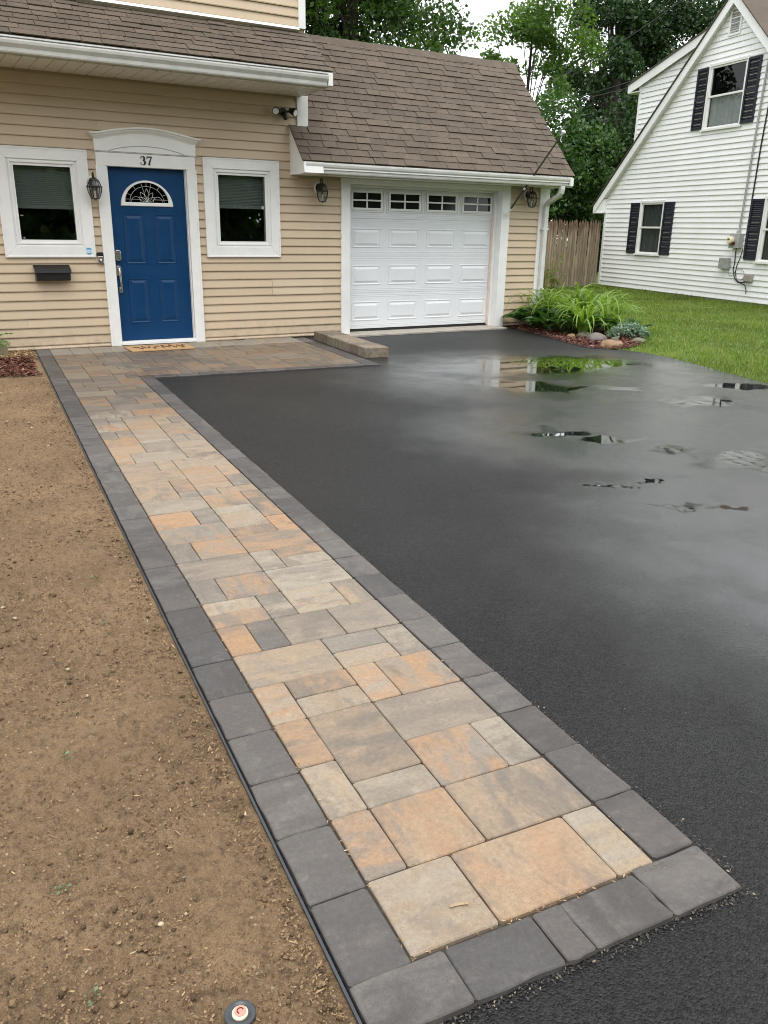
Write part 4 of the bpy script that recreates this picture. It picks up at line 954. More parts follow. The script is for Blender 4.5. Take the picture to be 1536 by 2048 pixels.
# rakes and roof
for sgn in (1, -1):
    e_ = AP + sgn * (EV - AP + 0.40); z_e = ZE - 0.40 * SL
    poly = [(AP, ZA + 0.16), (e_, z_e + 0.16), (e_, z_e - 0.02), (e_ - sgn * 0.02, z_e - 0.02), (AP, ZA - 0.075)]
    MB().prism(poly, -0.16, -0.13, 'y').build('rake_board', 'nwhite', nb, xf=xn)
    MB().prism([(AP, ZA - 0.0), (EV * 0 + AP + sgn * (EV - AP), ZE), (AP + sgn * (EV - AP), ZE - 0.02), (AP, ZA - 0.02)], -0.131, 0.01, 'y').build('rake_soffit', 'soffit', nb, xf=xn)
    MB().prism([(AP, ZA + 0.19), (e_ + sgn * .02, z_e + 0.19), (e_ + sgn * .02, z_e + 0.161), (AP, ZA + 0.161)], -0.19, 9, 'y').build('roof_slope', 'shingle', nb, xf=xn)
    MB().prism([(e_, z_e - 0.02), (AP + sgn * (EV - AP - 0.02), z_e - 0.02), (AP + sgn * (EV - AP - 0.02), z_e + 0.0), (e_, z_e + 0.0)], -0.16, 9, 'y').build('eave_soffit', 'soffit', nb, xf=xn)
    MB().prism([(e_, z_e + 0.15), (e_ - sgn * .02, z_e + 0.15), (e_ - sgn * .02, z_e - 0.02), (e_, z_e - 0.02)], -0.129, 9, 'y').build('fascia', 'nwhite', nb, xf=xn)
    MB().prism([(e_ - sgn * .001, z_e - .02), (e_ - sgn * .42, z_e - .02), (e_ - sgn * .42, z_e + .36 * SL), (e_ - sgn * 0.02, z_e + .14)], -0.128, -0.02, 'y').build('eave_return', 'nwhite', nb, xf=xn)
# shed dormer whose cheek is flush with the gable
DC, DZ = 2.50, 4.93
dsl = (5.80 - 5.05) / (2.89 - 0.13)
def zrake(s_): return ZE + SL * (EV - s_)
def zd(s_): return 4.90 + (DC - s_) * dsl
dorm = MB().prism([(DC, zrake(DC)), (DC, zd(DC)), (0.0, zd(0.0)), (0.0, zrake(0.0))], 0.016, 8.5, 'y').build('dormer', 'nwhite', nb, xf=xn)
k = 0
while True:
    z0 = 0.055 + (29 + k) * NPITCH; z1 = z0 + NPITCH; k += 1
    if z0 > 5.7: break
    if z1 < zrake(DC): continue
    def lo_s(z): return max(-0.05, EV - (z - ZE) / SL)
    def hi_s(z): return DC if z < zd(DC) else DC - (z - zd(DC)) / dsl
    p0, p1, q0, q1 = lo_s(z0), max(lo_s(z0), hi_s(z0)), lo_s(z1), max(lo_s(z1) + 0.01, hi_s(z1))
    if p1 - p0 < 0.02: continue
    MB().hexa([(p0, -0.024, z0), (p1, -0.024, z0), (p1, .012, z0), (p0, .012, z0), (q0, -0.001, z1), (q1, -0.001, z1), (q1, .012, z1), (q0, .012, z1)]).add(
        [(p0, -.024, z0), (p1, -.024, z0), (p1, -.022, z0 - .010), (p0, -.022, z0 - .010)], [(0, 3, 2, 1)]).build('siding_board', 'nwhite', dorm, xf=xn)
box('corner_board', 'nwhite', dorm, DC - 0.05, DC + 0.03, -0.028, 0.08, 3.2, zd(DC), xf=xn)
MB().prism([(DC + 0.40, zd(DC + 0.40) - 0.05), (DC + 0.40, zd(DC + 0.40) + 0.14), (0.0, zd(0) + 0.14), (0.0, zd(0) - 0.06), (DC, zd(DC) - 0.06)], -0.11, -0.085, 'y').build('rake_board', 'nwhite', dorm, xf=xn)
MB().prism([(DC + 0.42, zd(DC + 0.42) + 0.141), (DC + 0.42, zd(DC + .42) + 0.165), (0.0, zd(0) + 0.165), (0.0, zd(0) + 0.141)], -0.14, 8.6, 'y').build('dormer_roof', 'shingle', dorm, xf=xn)
MB().prism([(DC + 0.40, zd(DC + 0.40) - 0.05), (DC - .02, zd(DC + 0.40) - 0.05), (DC - .02, zd(DC + .40) - 0.03), (DC + 0.40, zd(DC + .40) - 0.03)], -0.11, 8.5, 'y').build('eave_soffit', 'soffit', dorm, xf=xn)
# gable vent
vt = MB(); casing(vt, -0.80, -0.44, 5.44, 5.98, 0.045, -0.040, 0.0)
vt = vt.build('gable_vent', 'nwhite', nb, xf=xn)
for i in range(9):
    z = 5.495 + i * 0.05; MB().hexa([(-0.755, -0.038, z), (-0.485, -0.038, z), (-0.485, -0.030, z), (-0.755, -0.030, z), (-0.755, -0.012, z + 0.035), (-0.485, -0.012, z + 0.035), (-0.485, -0.004, z + 0.035), (-0.755, -0.004, z + 0.035)]).build('slat', 'grey_box', vt, xf=xn)
# double-hung windows and shutters
def shutter(x0, x1, z0, z1):
    m_ = MB(); casing(m_, x0, x1, z0, z1, 0.045, -0.050, -0.015); zm = z0 + (z1 - z0) * 0.47
    m_.box(x0 + .045, x1 - .045, -0.050, -0.015, zm, zm + 0.07).box(x0 + .04, x1 - .04, -0.022, -0.016, z0 + .04, z1 - .04)
    for a, b in ((z0 + .05, zm - .005), (zm + .075, z1 - .05)):
        n = int((b - a) / 0.037)
        for i in range(n):
            z = a + i * (b - a) / n; m_.hexa([(x0 + .045, -0.046, z), (x1 - .045, -0.046, z), (x1 - .045, -0.041, z), (x0 + .045, -0.041, z), (x0 + .045, -0.028, z + .022), (x1 - .045, -0.028, z + .022), (x1 - .045, -0.023, z + .022), (x0 + .045, -0.023, z + .022)])
    return m_.build('shutter', 'shutter', nb, xf=xn)
for (x0, x1, z0, z1) in NH:
    w = casing(MB(), x0 - 0.0, x1 + 0.0, z0, z1, 0.05, -0.045, 0.02); w.box(x0 - .03, x1 + .03, -0.065, -0.0455, z0 - .005, z0 + .035)
    w = w.build('window', 'white', nb, xf=xn); zm = (z0 + z1) / 2 + 0.02
    up_s = casing(MB(), x0 + .05, x1 - .05, zm - .02, z1 - .05, 0.04, -0.022, 0.02); up_s.build('sash', 'white', w, xf=xn)
    casing(MB(), x0 + .05, x1 - .05, z0 + .035, zm + .02, 0.045, -0.004, 0.03).build('sash', 'white', w, xf=xn)
    MB().box(x0 + .06, x1 - .06, 0.008, 0.011, zm, z1 - .06).build('pane', 'npane', w, xf=xn); MB().box(x0 + .06, x1 - .06, 0.0135, 0.0139, z0 + .05, zm).build('pane', 'npane', w, xf=xn)
    cu = MB(); n = 30; vs = []
    top = z1 - .06 if z0 < 2 else zm - 0.02
    for i in range(n + 1):
        q = x0 + .05 + (x1 - x0 - .1) * i / n; vs += [(q, 0.075 + 0.018 * math.sin(i * 1.9), z0 + .04), (q, 0.075 + 0.018 * math.sin(i * 1.9), top)]
    cu.add(vs, [(2 * i, 2 * i + 2, 2 * i + 3, 2 * i + 1) for i in range(n)]); cu.build('curtain', 'curtain' if z0 > 2 else 'sheer', w, xf=xn)
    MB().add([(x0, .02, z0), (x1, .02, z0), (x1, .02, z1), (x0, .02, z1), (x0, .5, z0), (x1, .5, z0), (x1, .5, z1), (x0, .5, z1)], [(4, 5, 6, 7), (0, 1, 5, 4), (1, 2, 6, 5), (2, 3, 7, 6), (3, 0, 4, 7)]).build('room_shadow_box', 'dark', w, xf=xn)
for (x0, x1, z0, z1) in ((1.955, 2.325, 0.925, 2.15), (0.615, 0.985, 0.925, 2.15), (0.005, 0.37, 3.665, 4.92), (-1.56, -1.19, 3.665, 4.92), (-2.265, -1.90, 0.925, 2.15), (-3.79, -3.425, 0.925, 2.15)): shutter(x0, x1, z0, z1)
# utilities on the white house
em = empty('electric_meter', xn(Vector((-1.66, -.05, 1.15))), 'grey electric meter with round glass dial on white siding', 'electric meter')
box('cabinet', 'grey_box', em, -1.81, -1.52, -0.15, -0.012, 1.15, 1.455, 0.008, xf=xn)
MB().tube([xn(Vector((-1.62, -.15, 1.31))), xn(Vector((-1.62, -.19, 1.31)))], 0.095, 18).build('collar', 'grey_box', em)
MB().tube([xn(Vector((-1.62, -.19, 1.31))), xn(Vector((-1.62, -.245, 1.31))), xn(Vector((-1.62, -.26, 1.31)))], [0.082, 0.078, 0.060], 18).build('dial', 'cream', em)
box('display', 'black', em, -1.65, -1.59, -.2625, -.2605, 1.32, 1.345, xf=xn)
MB().tube([xn(Vector((-1.675, -.152, 1.255))), xn(Vector((-1.675, -.205, 1.255)))], 0.036, 10).build('seal_tag', 'red', em)
ub = box('utility_box', 'grey_box', None, -1.52, -1.25, -0.12, -0.014, 0.705, 0.935, 0.01, xf=xn); tag(ub, 'ribbed light grey utility box low on white siding', 'utility box')
for i in range(5): box('ridge', 'grey_box', ub, -1.49 + i * .05, -1.475 + i * .05, -0.128, -0.1205, 0.72, 0.925, xf=xn)
ub2 = box('utility_box', 'brown_box', None, -2.27, -2.06, -0.10, -0.014, 0.47, 0.62, 0.01, xf=xn); tag(ub2, 'small brownish grey junction box among loose cables', 'utility box')
box('cover', 'brown_box', ub2, -2.26, -2.07, -0.108, -0.1005, 0.48, 0.61, 0.003, xf=xn)
XN = lambda s_, z, o=-0.03: xn(Vector((s_, o, z)))
tag(MB().tube([XN(-1.68, 1.45, -.07), XN(-1.68, 1.50, -.07), XN(-1.685, 1.56, -.07)], [0.045, 0.04, 0.02], 10).tube([XN(-1.685, 1.54, -.06), XN(-1.70, 2.6, -.05), XN(-1.74, 4.2, -.05), XN(-1.80, 5.2, -.06)], 0.021, 8).build('service_conduit', 'conduit'), 'grey service conduit rising from the electric meter', 'conduit')
tag(MB().tube([XN(-1.90, 0.98), XN(-1.885, 1.3), XN(-1.885, 2.2), XN(-1.90, 3.2), XN(-1.95, 4.2), XN(-1.98, 5.2)], 0.016, 7).build('riser_cable', 'cable'), 'black cable running up white siding beside the shutter', 'cable')
tag(MB().tube([XN(-1.64, 1.15), XN(-1.64, 1.0), XN(-1.66, 0.85), XN(-1.64, 0.70), XN(-1.72, 0.52), XN(-1.84, 0.44), XN(-2.02, 0.45), XN(-2.10, 0.48)], 0.011, 7).build('meter_cable', 'cable'), 'black cable dropping from meter to junction box', 'cable')
tag(MB().tube([XN(-1.84, 1.15), XN(-1.80, 0.95), XN(-1.74, 0.80), XN(-1.72, 0.66), XN(-1.78, 0.50), XN(-1.90, 0.43), XN(-2.06, 0.40), XN(-2.12, 0.30), XN(-2.13, 0.22)], 0.009, 7).build('meter_cable', 'cable'), 'second black cable looping under junction box to the ground', 'cable')
tag(MB().tube([XN(-1.62 + 0.16 * math.cos(a) - .22, 0.60 + 0.13 * math.sin(a)) for a in [i * .35 for i in range(17)]], 0.006, 6).build('cable_coil', 'conduit'), 'thin grey coil of spare cable beside junction box', 'cable')
tag(MB().tube([XN(-1.55, 0.80), XN(-1.50, 0.62), XN(-1.56, 0.56), XN(-1.64, 0.58)], 0.005, 6).build('ground_wire', 'teal'), 'thin teal ground wire below the meter', 'wire')

# overhead wires
def wire(name, p, q, sag, r, label):
    p, q = Vector(p), Vector(q); pts = [p.lerp(q, i / 24) + Vector((0, 0, -sag * 4 * (i / 24) * (1 - i / 24))) for i in range(25)]
    tag(MB().tube(pts, r, 6).build(name, 'cable'), label, 'wire', 'overhead wires')
CP = Vector(co.location)
def ray(px, py, yy=None, dist=None):
    d = fw + r2 * ((px - 768) / 1629.33) - u2 * ((py - 1024) / 1629.33)
    k = (yy - CP.y) / d.y if yy is not None else dist
    return CP + d * k
def ground_at(px, py, z=0.0):
    d = fw + r2 * ((px - 768) / 1629.33) - u2 * ((py - 1024) / 1629.33); return CP + d * ((z - CP.z) / d.z)
wire('overhead_wire', ray(980, 232, yy=30), XN(-2.6, 5.30, -.10), 0.25, 0.014, 'overhead wire crossing just above the upper neighbour window')
wire('overhead_wire', ray(980, 238, yy=30.5), XN(-2.6, 4.98, -.10), 0.12, 0.016, 'overhead wire crossing in front of the upper neighbour window')
wire('overhead_wire', ray(1000, 198, yy=26), ray(1420, -40, yy=6), 0.45, 0.018, 'thick overhead cable rising through the trees over the lawn')

# ------------------------------------------------------------------ stockade fence
fe = empty('fence', (12.0, 7.12, 0), 'weathered wooden stockade fence between the two houses', 'fence')
x = 8.6; pk = {}
while x < 14.62:
    w = rng.choice((0.072, 0.080, 0.088)); h = 1.72 + rng.gauss(0, 0.012); hk = round(h * 50) / 50
    key = (w, hk)
    if key not in pk:
        m_ = bpy.data.meshes.new('picket'); vs = []; prof = [(-w / 2, 0.0), (-w * .36, -0.020), (0, -0.030), (w * .36, -0.020), (w / 2, 0.0)]
        for z, s_ in ((0, 1), (hk - 0.10, 1), (hk, 0.22)):
            vs += [(a * s_, b * (0.4 + .6 * s_), z) for a, b in prof]
        fs = [(i * 5 + k, i * 5 + k + 1, i * 5 + 6 + k, i * 5 + 5 + k) for i in range(2) for k in range(4)] + [(10, 11, 12, 13, 14), (0, 5, 9, 4), (5, 10, 14, 9)]
        m_.from_pydata(vs, [], fs); m_.materials.append(M['picket']); m_.update(); pk[key] = m_
    link('picket', pk[key], (x + w / 2, 7.12, 0.0), fe, rot=(rng.gauss(0, .004), rng.gauss(0, .008), 0)); x += w + rng.uniform(0.006, 0.016)
for z in (0.35, 0.95, 1.45): box('rail', 'picket', fe, 8.6, 14.6, 7.125, 7.165, z, z + 0.07)

# ------------------------------------------------------------------ trees
def tree(name, label, base, trunk_h, r0, clumps, leaves, mat, lsize, spread, group='trees behind the houses', limb=True, kindname='tree'):
    e = empty(name, base, label, 'tree', group); B = Vector(base)
    tk = MB(); top = B + Vector((0.3, 0.2, trunk_h))
    pts = [B, B + Vector((.08, 0, trunk_h * .3)), B + Vector((.1, .1, trunk_h * .6)), top]
    tk.tube(pts, [r0, r0 * .85, r0 * .65, r0 * .3], 9)
    for c_ in clumps[::3]:
        c_ = Vector(c_); k_ = min(0.95, max(0.25, (c_.z - B.z) / trunk_h * 0.55)); a_ = B.lerp(top, k_)
        mid = a_.lerp(c_, 0.5) + Vector((rng.gauss(0, .15), rng.gauss(0, .15), 0.25)); tk.tube([a_, mid, c_], [r0 * .28, r0 * .16, 0.015], 5)
    tk.build('trunk', 'bark', e)
    C = np.array([tuple(c_) for c_ in clumps]); n = leaves
    rad = nr.uniform(0.6, 1.35, len(C))
    which = nr.integers(0, len(C), n); off = nr.normal(size=(n, 3)); off = unit(off) * (nr.random((n, 1)) ** 0.45) * rad[which][:, None] * np.array(spread)
    off[:, 2] -= 0.25 * (off[:, 0] ** 2 + off[:, 1] ** 2) / (spread[0] ** 2)
    v, f = leaf_quads(C[which] + off, lsize, 0.62)
    link('crown', np_mesh('crown', v - np.array(base), f, mat), base, e)
    return e
def ell(c, r, n, shell=0.35, seed=1, gap=0.0):
    rr = random.Random(seed); out = []
    while len(out) < n:
        q = Vector((rr.uniform(-1, 1), rr.uniform(-1, 1), rr.uniform(-1, 1))); l = q.length
        if l > 1 or l < shell: continue
        p_ = Vector((c[0] + q.x * r[0], c[1] + q.y * r[1], c[2] + q.z * r[2]))
        if mnoise.noise(p_ * 0.55 + Vector((seed, 0, 0))) < gap: continue
        out.append(p_)
    return out
tree('maple_tree', 'dense green maple crown rising behind the garage roof', (11.2, 15.5, 0), 9.5, 0.33, ell((11.1, 15.5, 8.2), (3.9, 2.8, 5.0), 90, 0.2, 3, -0.28), 46000, 'leafA', 0.165, (1.05, 1.05, 0.7))
tree('maple_tree', 'dark green tree filling the gap over the pent roof end', (8.0, 17.5, 0), 8.5, 0.30, ell((8.0, 17.0, 7.5), (3.4, 2.4, 4.6), 60, 0.2, 5, -0.3), 18000, 'leafC', 0.20, (1.0, 1.0, 0.7))
tree('open_tree', 'light green open tree with sky showing between its branches', (19.2, 16.5, 0), 9.0, 0.11, ell((19.2, 16.0, 7.2), (2.3, 2.0, 4.2), 36, 0.15, 21, 0.02), 9000, 'leafB', 0.15, (0.62, 0.62, 0.45))
tree('tall_tree', 'tall dark tree standing behind the white house dormer', (26.5, 19.5, 0), 12, 0.42, ell((28.0, 19.5, 9.6), (3.9, 3.4, 6.2), 100, 0.2, 8, -0.12), 44000, 'leafC', 0.19, (0.95, 0.95, 0.7))
tree('tall_tree', 'dark tree right behind the white house roof peak', (33.0, 17.5, 0), 12, 0.4, ell((33.5, 17.0, 10.5), (3.6, 3.0, 5.0), 50, 0.2, 9, -0.1), 13000, 'leafC', 0.22, (0.95, 0.95, 0.7))
tree('garden_tree', 'bushy mid green tree beyond the stockade fence', (17.4, 12.8, 0), 4.2, 0.16, ell((17.6, 12.6, 3.4), (2.4, 1.6, 2.3), 62, 0.2, 12, -0.35), 20000, 'leafD', 0.15, (0.75, 0.75, 0.55))
tree('garden_tree', 'dark shrubby tree behind the fence beside the white house', (20.6, 13.2, 0), 5.5, 0.18, ell((20.8, 13.2, 3.6), (2.4, 1.8, 3.0), 60, 0.2, 14, -0.35), 17000, 'leafC', 0.16, (0.8, 0.8, 0.6))
tree('garden_tree', 'low leafy tree close behind the garage gable', (14.2, 11.8, 0), 4.0, 0.14, ell((14.2, 11.8, 2.9), (1.9, 1.3, 2.0), 40, 0.2, 16, -0.35), 11000, 'leafD', 0.15, (0.7, 0.7, 0.55))
# wood far behind, and the trees across the street that the windows mirror
C = []
for i in range(130): C.append((rng.uniform(-6, 52), rng.uniform(30, 36), rng.uniform(0.5, 6.5)))
for i in range(120): C.append((rng.uniform(-34, 8), rng.uniform(22, 30), rng.uniform(0.5, 15)))  # tall unseen clumps added so the white house's window mirrors trees, not sky
C = np.array(C); w_ = nr.integers(0, len(C), 34000); off = unit(nr.normal(size=(34000, 3))) * nr.random((34000, 1)) ** .4 * np.array([2.2, 1.6, 1.6])
v, f = leaf_quads(C[w_] + off, 0.42, 0.6); tag(link('tree_line', np_mesh('tree_line', v, f, 'leafD')), 'distant green wood seen low behind the gardens, with a tall unseen part added for reflections', 'wood', kind='stuff')
C = np.array([(rng.uniform(-22, 26), rng.uniform(-34, -28), rng.uniform(0.3, 10.5)) for i in range(260)]); w_ = nr.integers(0, len(C), 42000); off = unit(nr.normal(size=(42000, 3))) * nr.random((42000, 1)) ** .4 * np.array([2.0, 1.6, 1.5])
v, f = leaf_quads(C[w_] + off, 0.75, 0.7); tag(link('tree_line', np_mesh('tree_line', v, f, 'leafB')), 'dark trees across the street mirrored in the windows', 'wood', kind='stuff')

# ------------------------------------------------------------------ planting bed
BEDP = [(5.47, -2.42), (5.57, -1.85), (5.73, -1.30), (5.81, -0.93), (5.90, -0.4), (5.95, 0.0), (7.6, 0.1), (7.5, -0.8), (7.2, -1.5), (6.9, -2.0), (6.4, -2.45), (5.9, -2.66), (5.62, -2.60)]
def inside(x, y, poly):
    r_ = False
    for (x0, y0), (x1, y1) in zip(poly, poly[1:] + poly[:1]):
        if (y0 > y) != (y1 > y) and x < (x1 - x0) * (y - y0) / (y1 - y0) + x0: r_ = not r_
    return r_
def chips(name, mat, pts, L, Wd, label, cat, zbase=0.0, tilt=0.35, z=0.012):
    n = len(pts); P_ = np.array([(a, b, zbase + rng.random() * z) for a, b in pts]); an = nr.uniform(0, 6.283, n)
    a = np.stack([np.cos(an), np.sin(an), nr.normal(0, tilt, n)], 1); a = unit(a); b = unit(np.cross(np.stack([nr.normal(0, tilt, n), nr.normal(0, tilt, n), np.ones(n)], 1), a)); nn = np.cross(a, b)
    l = (L * nr.uniform(.4, 1.5, n))[:, None]; w = (Wd * nr.uniform(.5, 1.5, n))[:, None]
    v = np.stack([P_ - a * l / 2 - b * w / 3, P_ + b * w / 2 - a * l / 5 + nn * w * .35, P_ + a * l / 2, P_ - b * w / 2 + a * l / 6 + nn * w * .2], 1).reshape(-1, 3)
    return tag(link(name, np_mesh(name, v, np.arange(4 * n).reshape(n, 4), mat)), label, cat, kind='stuff')
me = bpy.data.meshes.new('mulch_bed'); me.from_pydata([(a, b, -0.009) for a, b in BEDP], [], [tuple(range(len(BEDP)))]); me.materials.append(plain('mulch_base', (0.06, 0.022, 0.015), 0.95, var=.4, vscale=60, bump=.8, bscale=80)); me.update()
tag(link('mulch_bed', me), 'red mulch planting bed by the garage corner', 'planting bed', kind='structure')
pts = []
while len(pts) < 4200:
    x, y = rng.uniform(5.45, 7.6), rng.uniform(-2.7, 0.1)
    if inside(x, y, BEDP): pts.append((x + .01, y))
chips('mulch', 'mulch', pts, 0.055, 0.016, 'red shredded mulch around the daylilies', 'mulch', -0.008, z=0.03)

LM = {}
def strap_mesh(i, mat, L, Wd, lean, curl, n=9):
    key = (i, mat)
    if key in LM: return LM[key]
    vs = []; x = z = 0.0; a = lean
    for k in range(n + 1):
        q = k / n; w = Wd * (0.75 + 0.5 * q) * (1 - q ** 2.2) + 0.0012
        vs += [(x, -w / 2, z + w * .18), (x, 0, z), (x, w / 2, z + w * .18)]
        x += L / n * math.sin(a); z += L / n * math.cos(a); a += curl / n * (0.5 + 1.2 * q)
    fs = [(k * 3 + j, k * 3 + j + 1, k * 3 + j + 4, k * 3 + j + 3) for k in range(n) for j in range(2)]
    m_ = bpy.data.meshes.new('leaf'); m_.from_pydata(vs, [], fs); m_.materials.append(M[mat]); m_.polygons.foreach_set('use_smooth', [True] * len(fs)); m_.update(); LM[key] = m_
    return m_
def broad_mesh(i, mat, L, Wd, lean, curl, n=8):
    key = (i, mat, 'b')
    if key in LM: return LM[key]
    vs = []; x = z = 0.0; a = lean
    for k in range(n + 1):
        q = k / n; w = 0.006 if q < 0.3 else Wd * math.sin(((q - 0.3) / 0.7) ** 0.75 * math.pi) + 0.004
        vs += [(x, -w / 2, z + w * .22), (x, -w / 4, z + w * .06), (x, 0, z), (x, w / 4, z + w * .06), (x, w / 2, z + w * .22)]
        x += L / n * math.sin(a); z += L / n * math.cos(a); a += curl / n * (0.3 + 1.4 * q)
    fs = [(k * 5 + j, k * 5 + j + 1, k * 5 + j + 6, k * 5 + j + 5) for k in range(n) for j in range(4)]
    m_ = bpy.data.meshes.new('leaf'); m_.from_pydata(vs, [], fs); m_.materials.append(M[mat]); m_.polygons.foreach_set('use_smooth', [True] * len(fs)); m_.update(); LM[key] = m_
    return m_
PR = random.Random(77)
STR = [(0.80, 0.032, 0.20, 2.3), (0.88, 0.034, 0.32, 2.6), (0.70, 0.030, 0.12, 1.9), (0.85, 0.032, 0.45, 2.4), (0.70, 0.030, 0.6, 2.2), (0.92, 0.034, 0.25, 2.9)]
def plant(name, cat, label, group, loc, n, kind, mat, scale=1.0, rad=0.08):
    e = empty(name, loc, label, cat, group)
    for k in range(n):
        i = PR.randrange(6); L, w_, le, cu = STR[i]
        me_ = strap_mesh(i, mat, L, w_, le, cu) if kind == 's' else broad_mesh(i, mat, 0.36 + .03 * i, 0.12 + .012 * i, 0.35 + 0.11 * i, 1.3)
        a = PR.uniform(0, 6.283); r_ = PR.random() * rad
        link('leaf', me_, (loc[0] + r_ * math.cos(a), loc[1] + r_ * math.sin(a), loc[2]), e, rot=(PR.gauss(0, .08), PR.gauss(0, .10), a + PR.gauss(0, .3)), scale=(scale * PR.uniform(.75, 1.15),) * 3)
    return e
DL = 'clump of arching bright green strap leaves in the mulch bed by the garage'; DG = 'daylilies by the garage corner'
for (x, y, n, sc) in [(6.70, -0.50, 62, 1.25), (6.98, -0.90, 58, 1.2), (6.60, -1.05, 58, 1.1), (6.32, -1.40, 42, 0.92), (7.10, -0.40, 54, 1.25), (6.85, -1.35, 44, 1.0), (6.45, -0.30, 44, 1.1)]: plant('daylily', 'plant', DL, DG, (x, y, 0.01), n, 's', 'strap', sc)
HL = 'low clump of broad dark green leaves at the foot of the daylilies'; HG = 'broad leaved plants under the daylilies'
for (x, y, n, sc) in [(6.20, -0.45, 30, 1.0), (6.15, -0.85, 30, 1.0), (6.40, -0.80, 28, 1.05), (6.18, -1.2, 26, .9), (6.45, -0.35, 26, 1.1), (6.50, -1.25, 26, 1.0), (6.85, -1.75, 24, .8)]: plant('hosta', 'plant', HL, HG, (x, y, 0.01), n, 'b', 'hosta', sc, 0.10)
for (x, y, sc, lb) in [(7.35, 0.6, 1.0, 'tall yellow green weed growing against the stockade fence gap'), (6.95, 0.35, 0.92, 'tall yellowing stalks standing beside the white downspout')]:
    e = empty('tall_weed', (x, y, 0), lb, 'plant')
    stm = MB(); cen = []
    for k in range(9):
        a = PR.uniform(0, 6.28); h = sc * PR.uniform(.75, 1.12); tp = Vector((x + .22 * math.cos(a), y + .18 * math.sin(a), h)); stm.tube([(x + .05 * math.cos(a), y + .05 * math.sin(a), 0), ((x + tp.x) / 2, (y + tp.y) / 2, h * .6), tp], [.006, .005, .002], 5)
        for q in range(26): u_ = PR.uniform(.25, 1.0); cen.append((x + (tp.x - x) * u_ + PR.gauss(0, .035), y + (tp.y - y) * u_ + PR.gauss(0, .035), h * u_))
    stm.build('stalk', 'tallgrass', e); v, f = leaf_quads(np.array(cen), 0.085, 0.28, 0.2); link('foliage', np_mesh('foliage', v, f, 'tallgrass'), parent=e)
# grey-green sedum cushion and the rocks round it
e = empty('sedum', (6.66, -1.98, 0.0), 'grey green succulent cushion among the bed rocks', 'plant')
cen = []
for k in range(70):
    a = PR.uniform(0, 6.28); r_ = PR.random() ** .5; cx_, cy_ = 6.66 + .34 * r_ * math.cos(a), -1.95 + .24 * r_ * math.sin(a); cz_ = 0.05 + .13 * (1 - r_ * r_)
    for q in range(26): cen.append((cx_ + PR.gauss(0, .020), cy_ + PR.gauss(0, .020), cz_ + PR.gauss(0, .022)))
v, f = leaf_quads(np.array(cen), 0.034, 0.5, 0.8, 0.0); link('foliage', np_mesh('foliage', v, f, 'sedum'), parent=e)
def rock(x, y, rx, ry, rz, mat, label, seed, name='rock', cat='rock', group=None, z=0.0, sub=3):
    import bmesh
    bm = bmesh.new(); bmesh.ops.create_icosphere(bm, subdivisions=sub, radius=1.0)
    for v_ in bm.verts:
        d = v_.co.normalized(); k = 1 + 0.34 * mnoise.noise(d * 1.4 + Vector((seed * 3.1, 0, 0))) + 0.17 * mnoise.noise(d * 3.3 + Vector((0, seed, 0))) + 0.06 * mnoise.noise(d * 8)
        k = min(k, 1.06) * (0.86 if name == 'rock' else 1.0); v_.co = Vector((d.x * rx * k, d.y * ry * k, d.z * rz * k))
    me_ = bpy.data.meshes.new(name); bm.to_mesh(me_); bm.free(); me_.materials.append(M[mat]); me_.polygons.foreach_set('use_smooth', [True] * len(me_.polygons)); me_.update()
    return tag(link(name, me_, (x, y, z), rot=(0, 0, seed * 1.3)), label, cat, group)
rock(6.06, -1.95, 0.20, 0.15, 0.12, 'rockg', 'large flat brownish grey rock in front of the succulent', 1)
rock(5.80, -2.46, 0.15, 0.12, 0.10, 'rockt', 'orange tan boulder at the tip of the mulch bed', 2)
rock(6.02, -2.40, 0.10, 0.09, 0.06, 'rockt', 'small ridged tan rock tucked against the orange boulder', 3)
rock(6.24, -2.12, 0.075, 0.06, 0.075, 'rockm', 'small pale egg shaped rock beside the orange boulder', 4)
rock(6.55, -2.26, 0.15, 0.11, 0.06, 'rockm', 'mossy flat rock at the lawn edge of the bed', 5)
rock(6.98, -1.80, 0.15, 0.12, 0.12, 'rockm', 'dark mossy rock at the right end of the succulent', 6)
rock(6.20, -1.55, 0.14, 0.12, 0.08, 'rockm', 'mossy tan rock under the daylily leaves', 7)
rock(5.98, -1.52, 0.09, 0.08, 0.06, 'rockt', 'small brown rock half hidden by daylily leaves', 8)

# ------------------------------------------------------------------ lawn blades
n = 230000
x = 5.2 + 13.0 * nr.random(n) ** 1.25; y = nr.uniform(-9.0, 7.0, n)
keep = np.array([(a > smooth_edge(b) + rng.gauss(.01, .025)) and not (b > -2.7 and inside(a, b, BEDP)) and not (b > -2.6 and a < 5.9 - .0) and not (b > -0.1 and a < 6.8) for a, b in zip(x, y)])
gable = np.array([(Vector((a, b, 0)) - NP).dot(NN) < -0.02 for a, b in zip(x, y)]); keep &= gable & (y < 7.05)
x, y = x[keep], y[keep]; n = len(x)
patch = np.array([mnoise.noise(Vector((a * 1.1, b * 1.1, 0))) for a, b in zip(x, y)])
near = np.array([max(0.0, 1 - ((Vector((a, b, 0)) - NP).dot(-NN)) / 1.1) for a, b in zip(x, y)])
h = (0.033 + 0.017 * patch + 0.05 * near) * nr.uniform(.6, 1.4, n); an = nr.uniform(0, 6.283, n); ln = nr.uniform(.1, .6, n) * h; wd = 0.0042 + 0.003 * nr.random(n)
ax = np.stack([np.cos(an), np.sin(an)], 1); px_ = np.stack([-ax[:, 1], ax[:, 0]], 1) * wd[:, None]
b0 = np.stack([x, y], 1); z0 = np.full(n, -0.030)
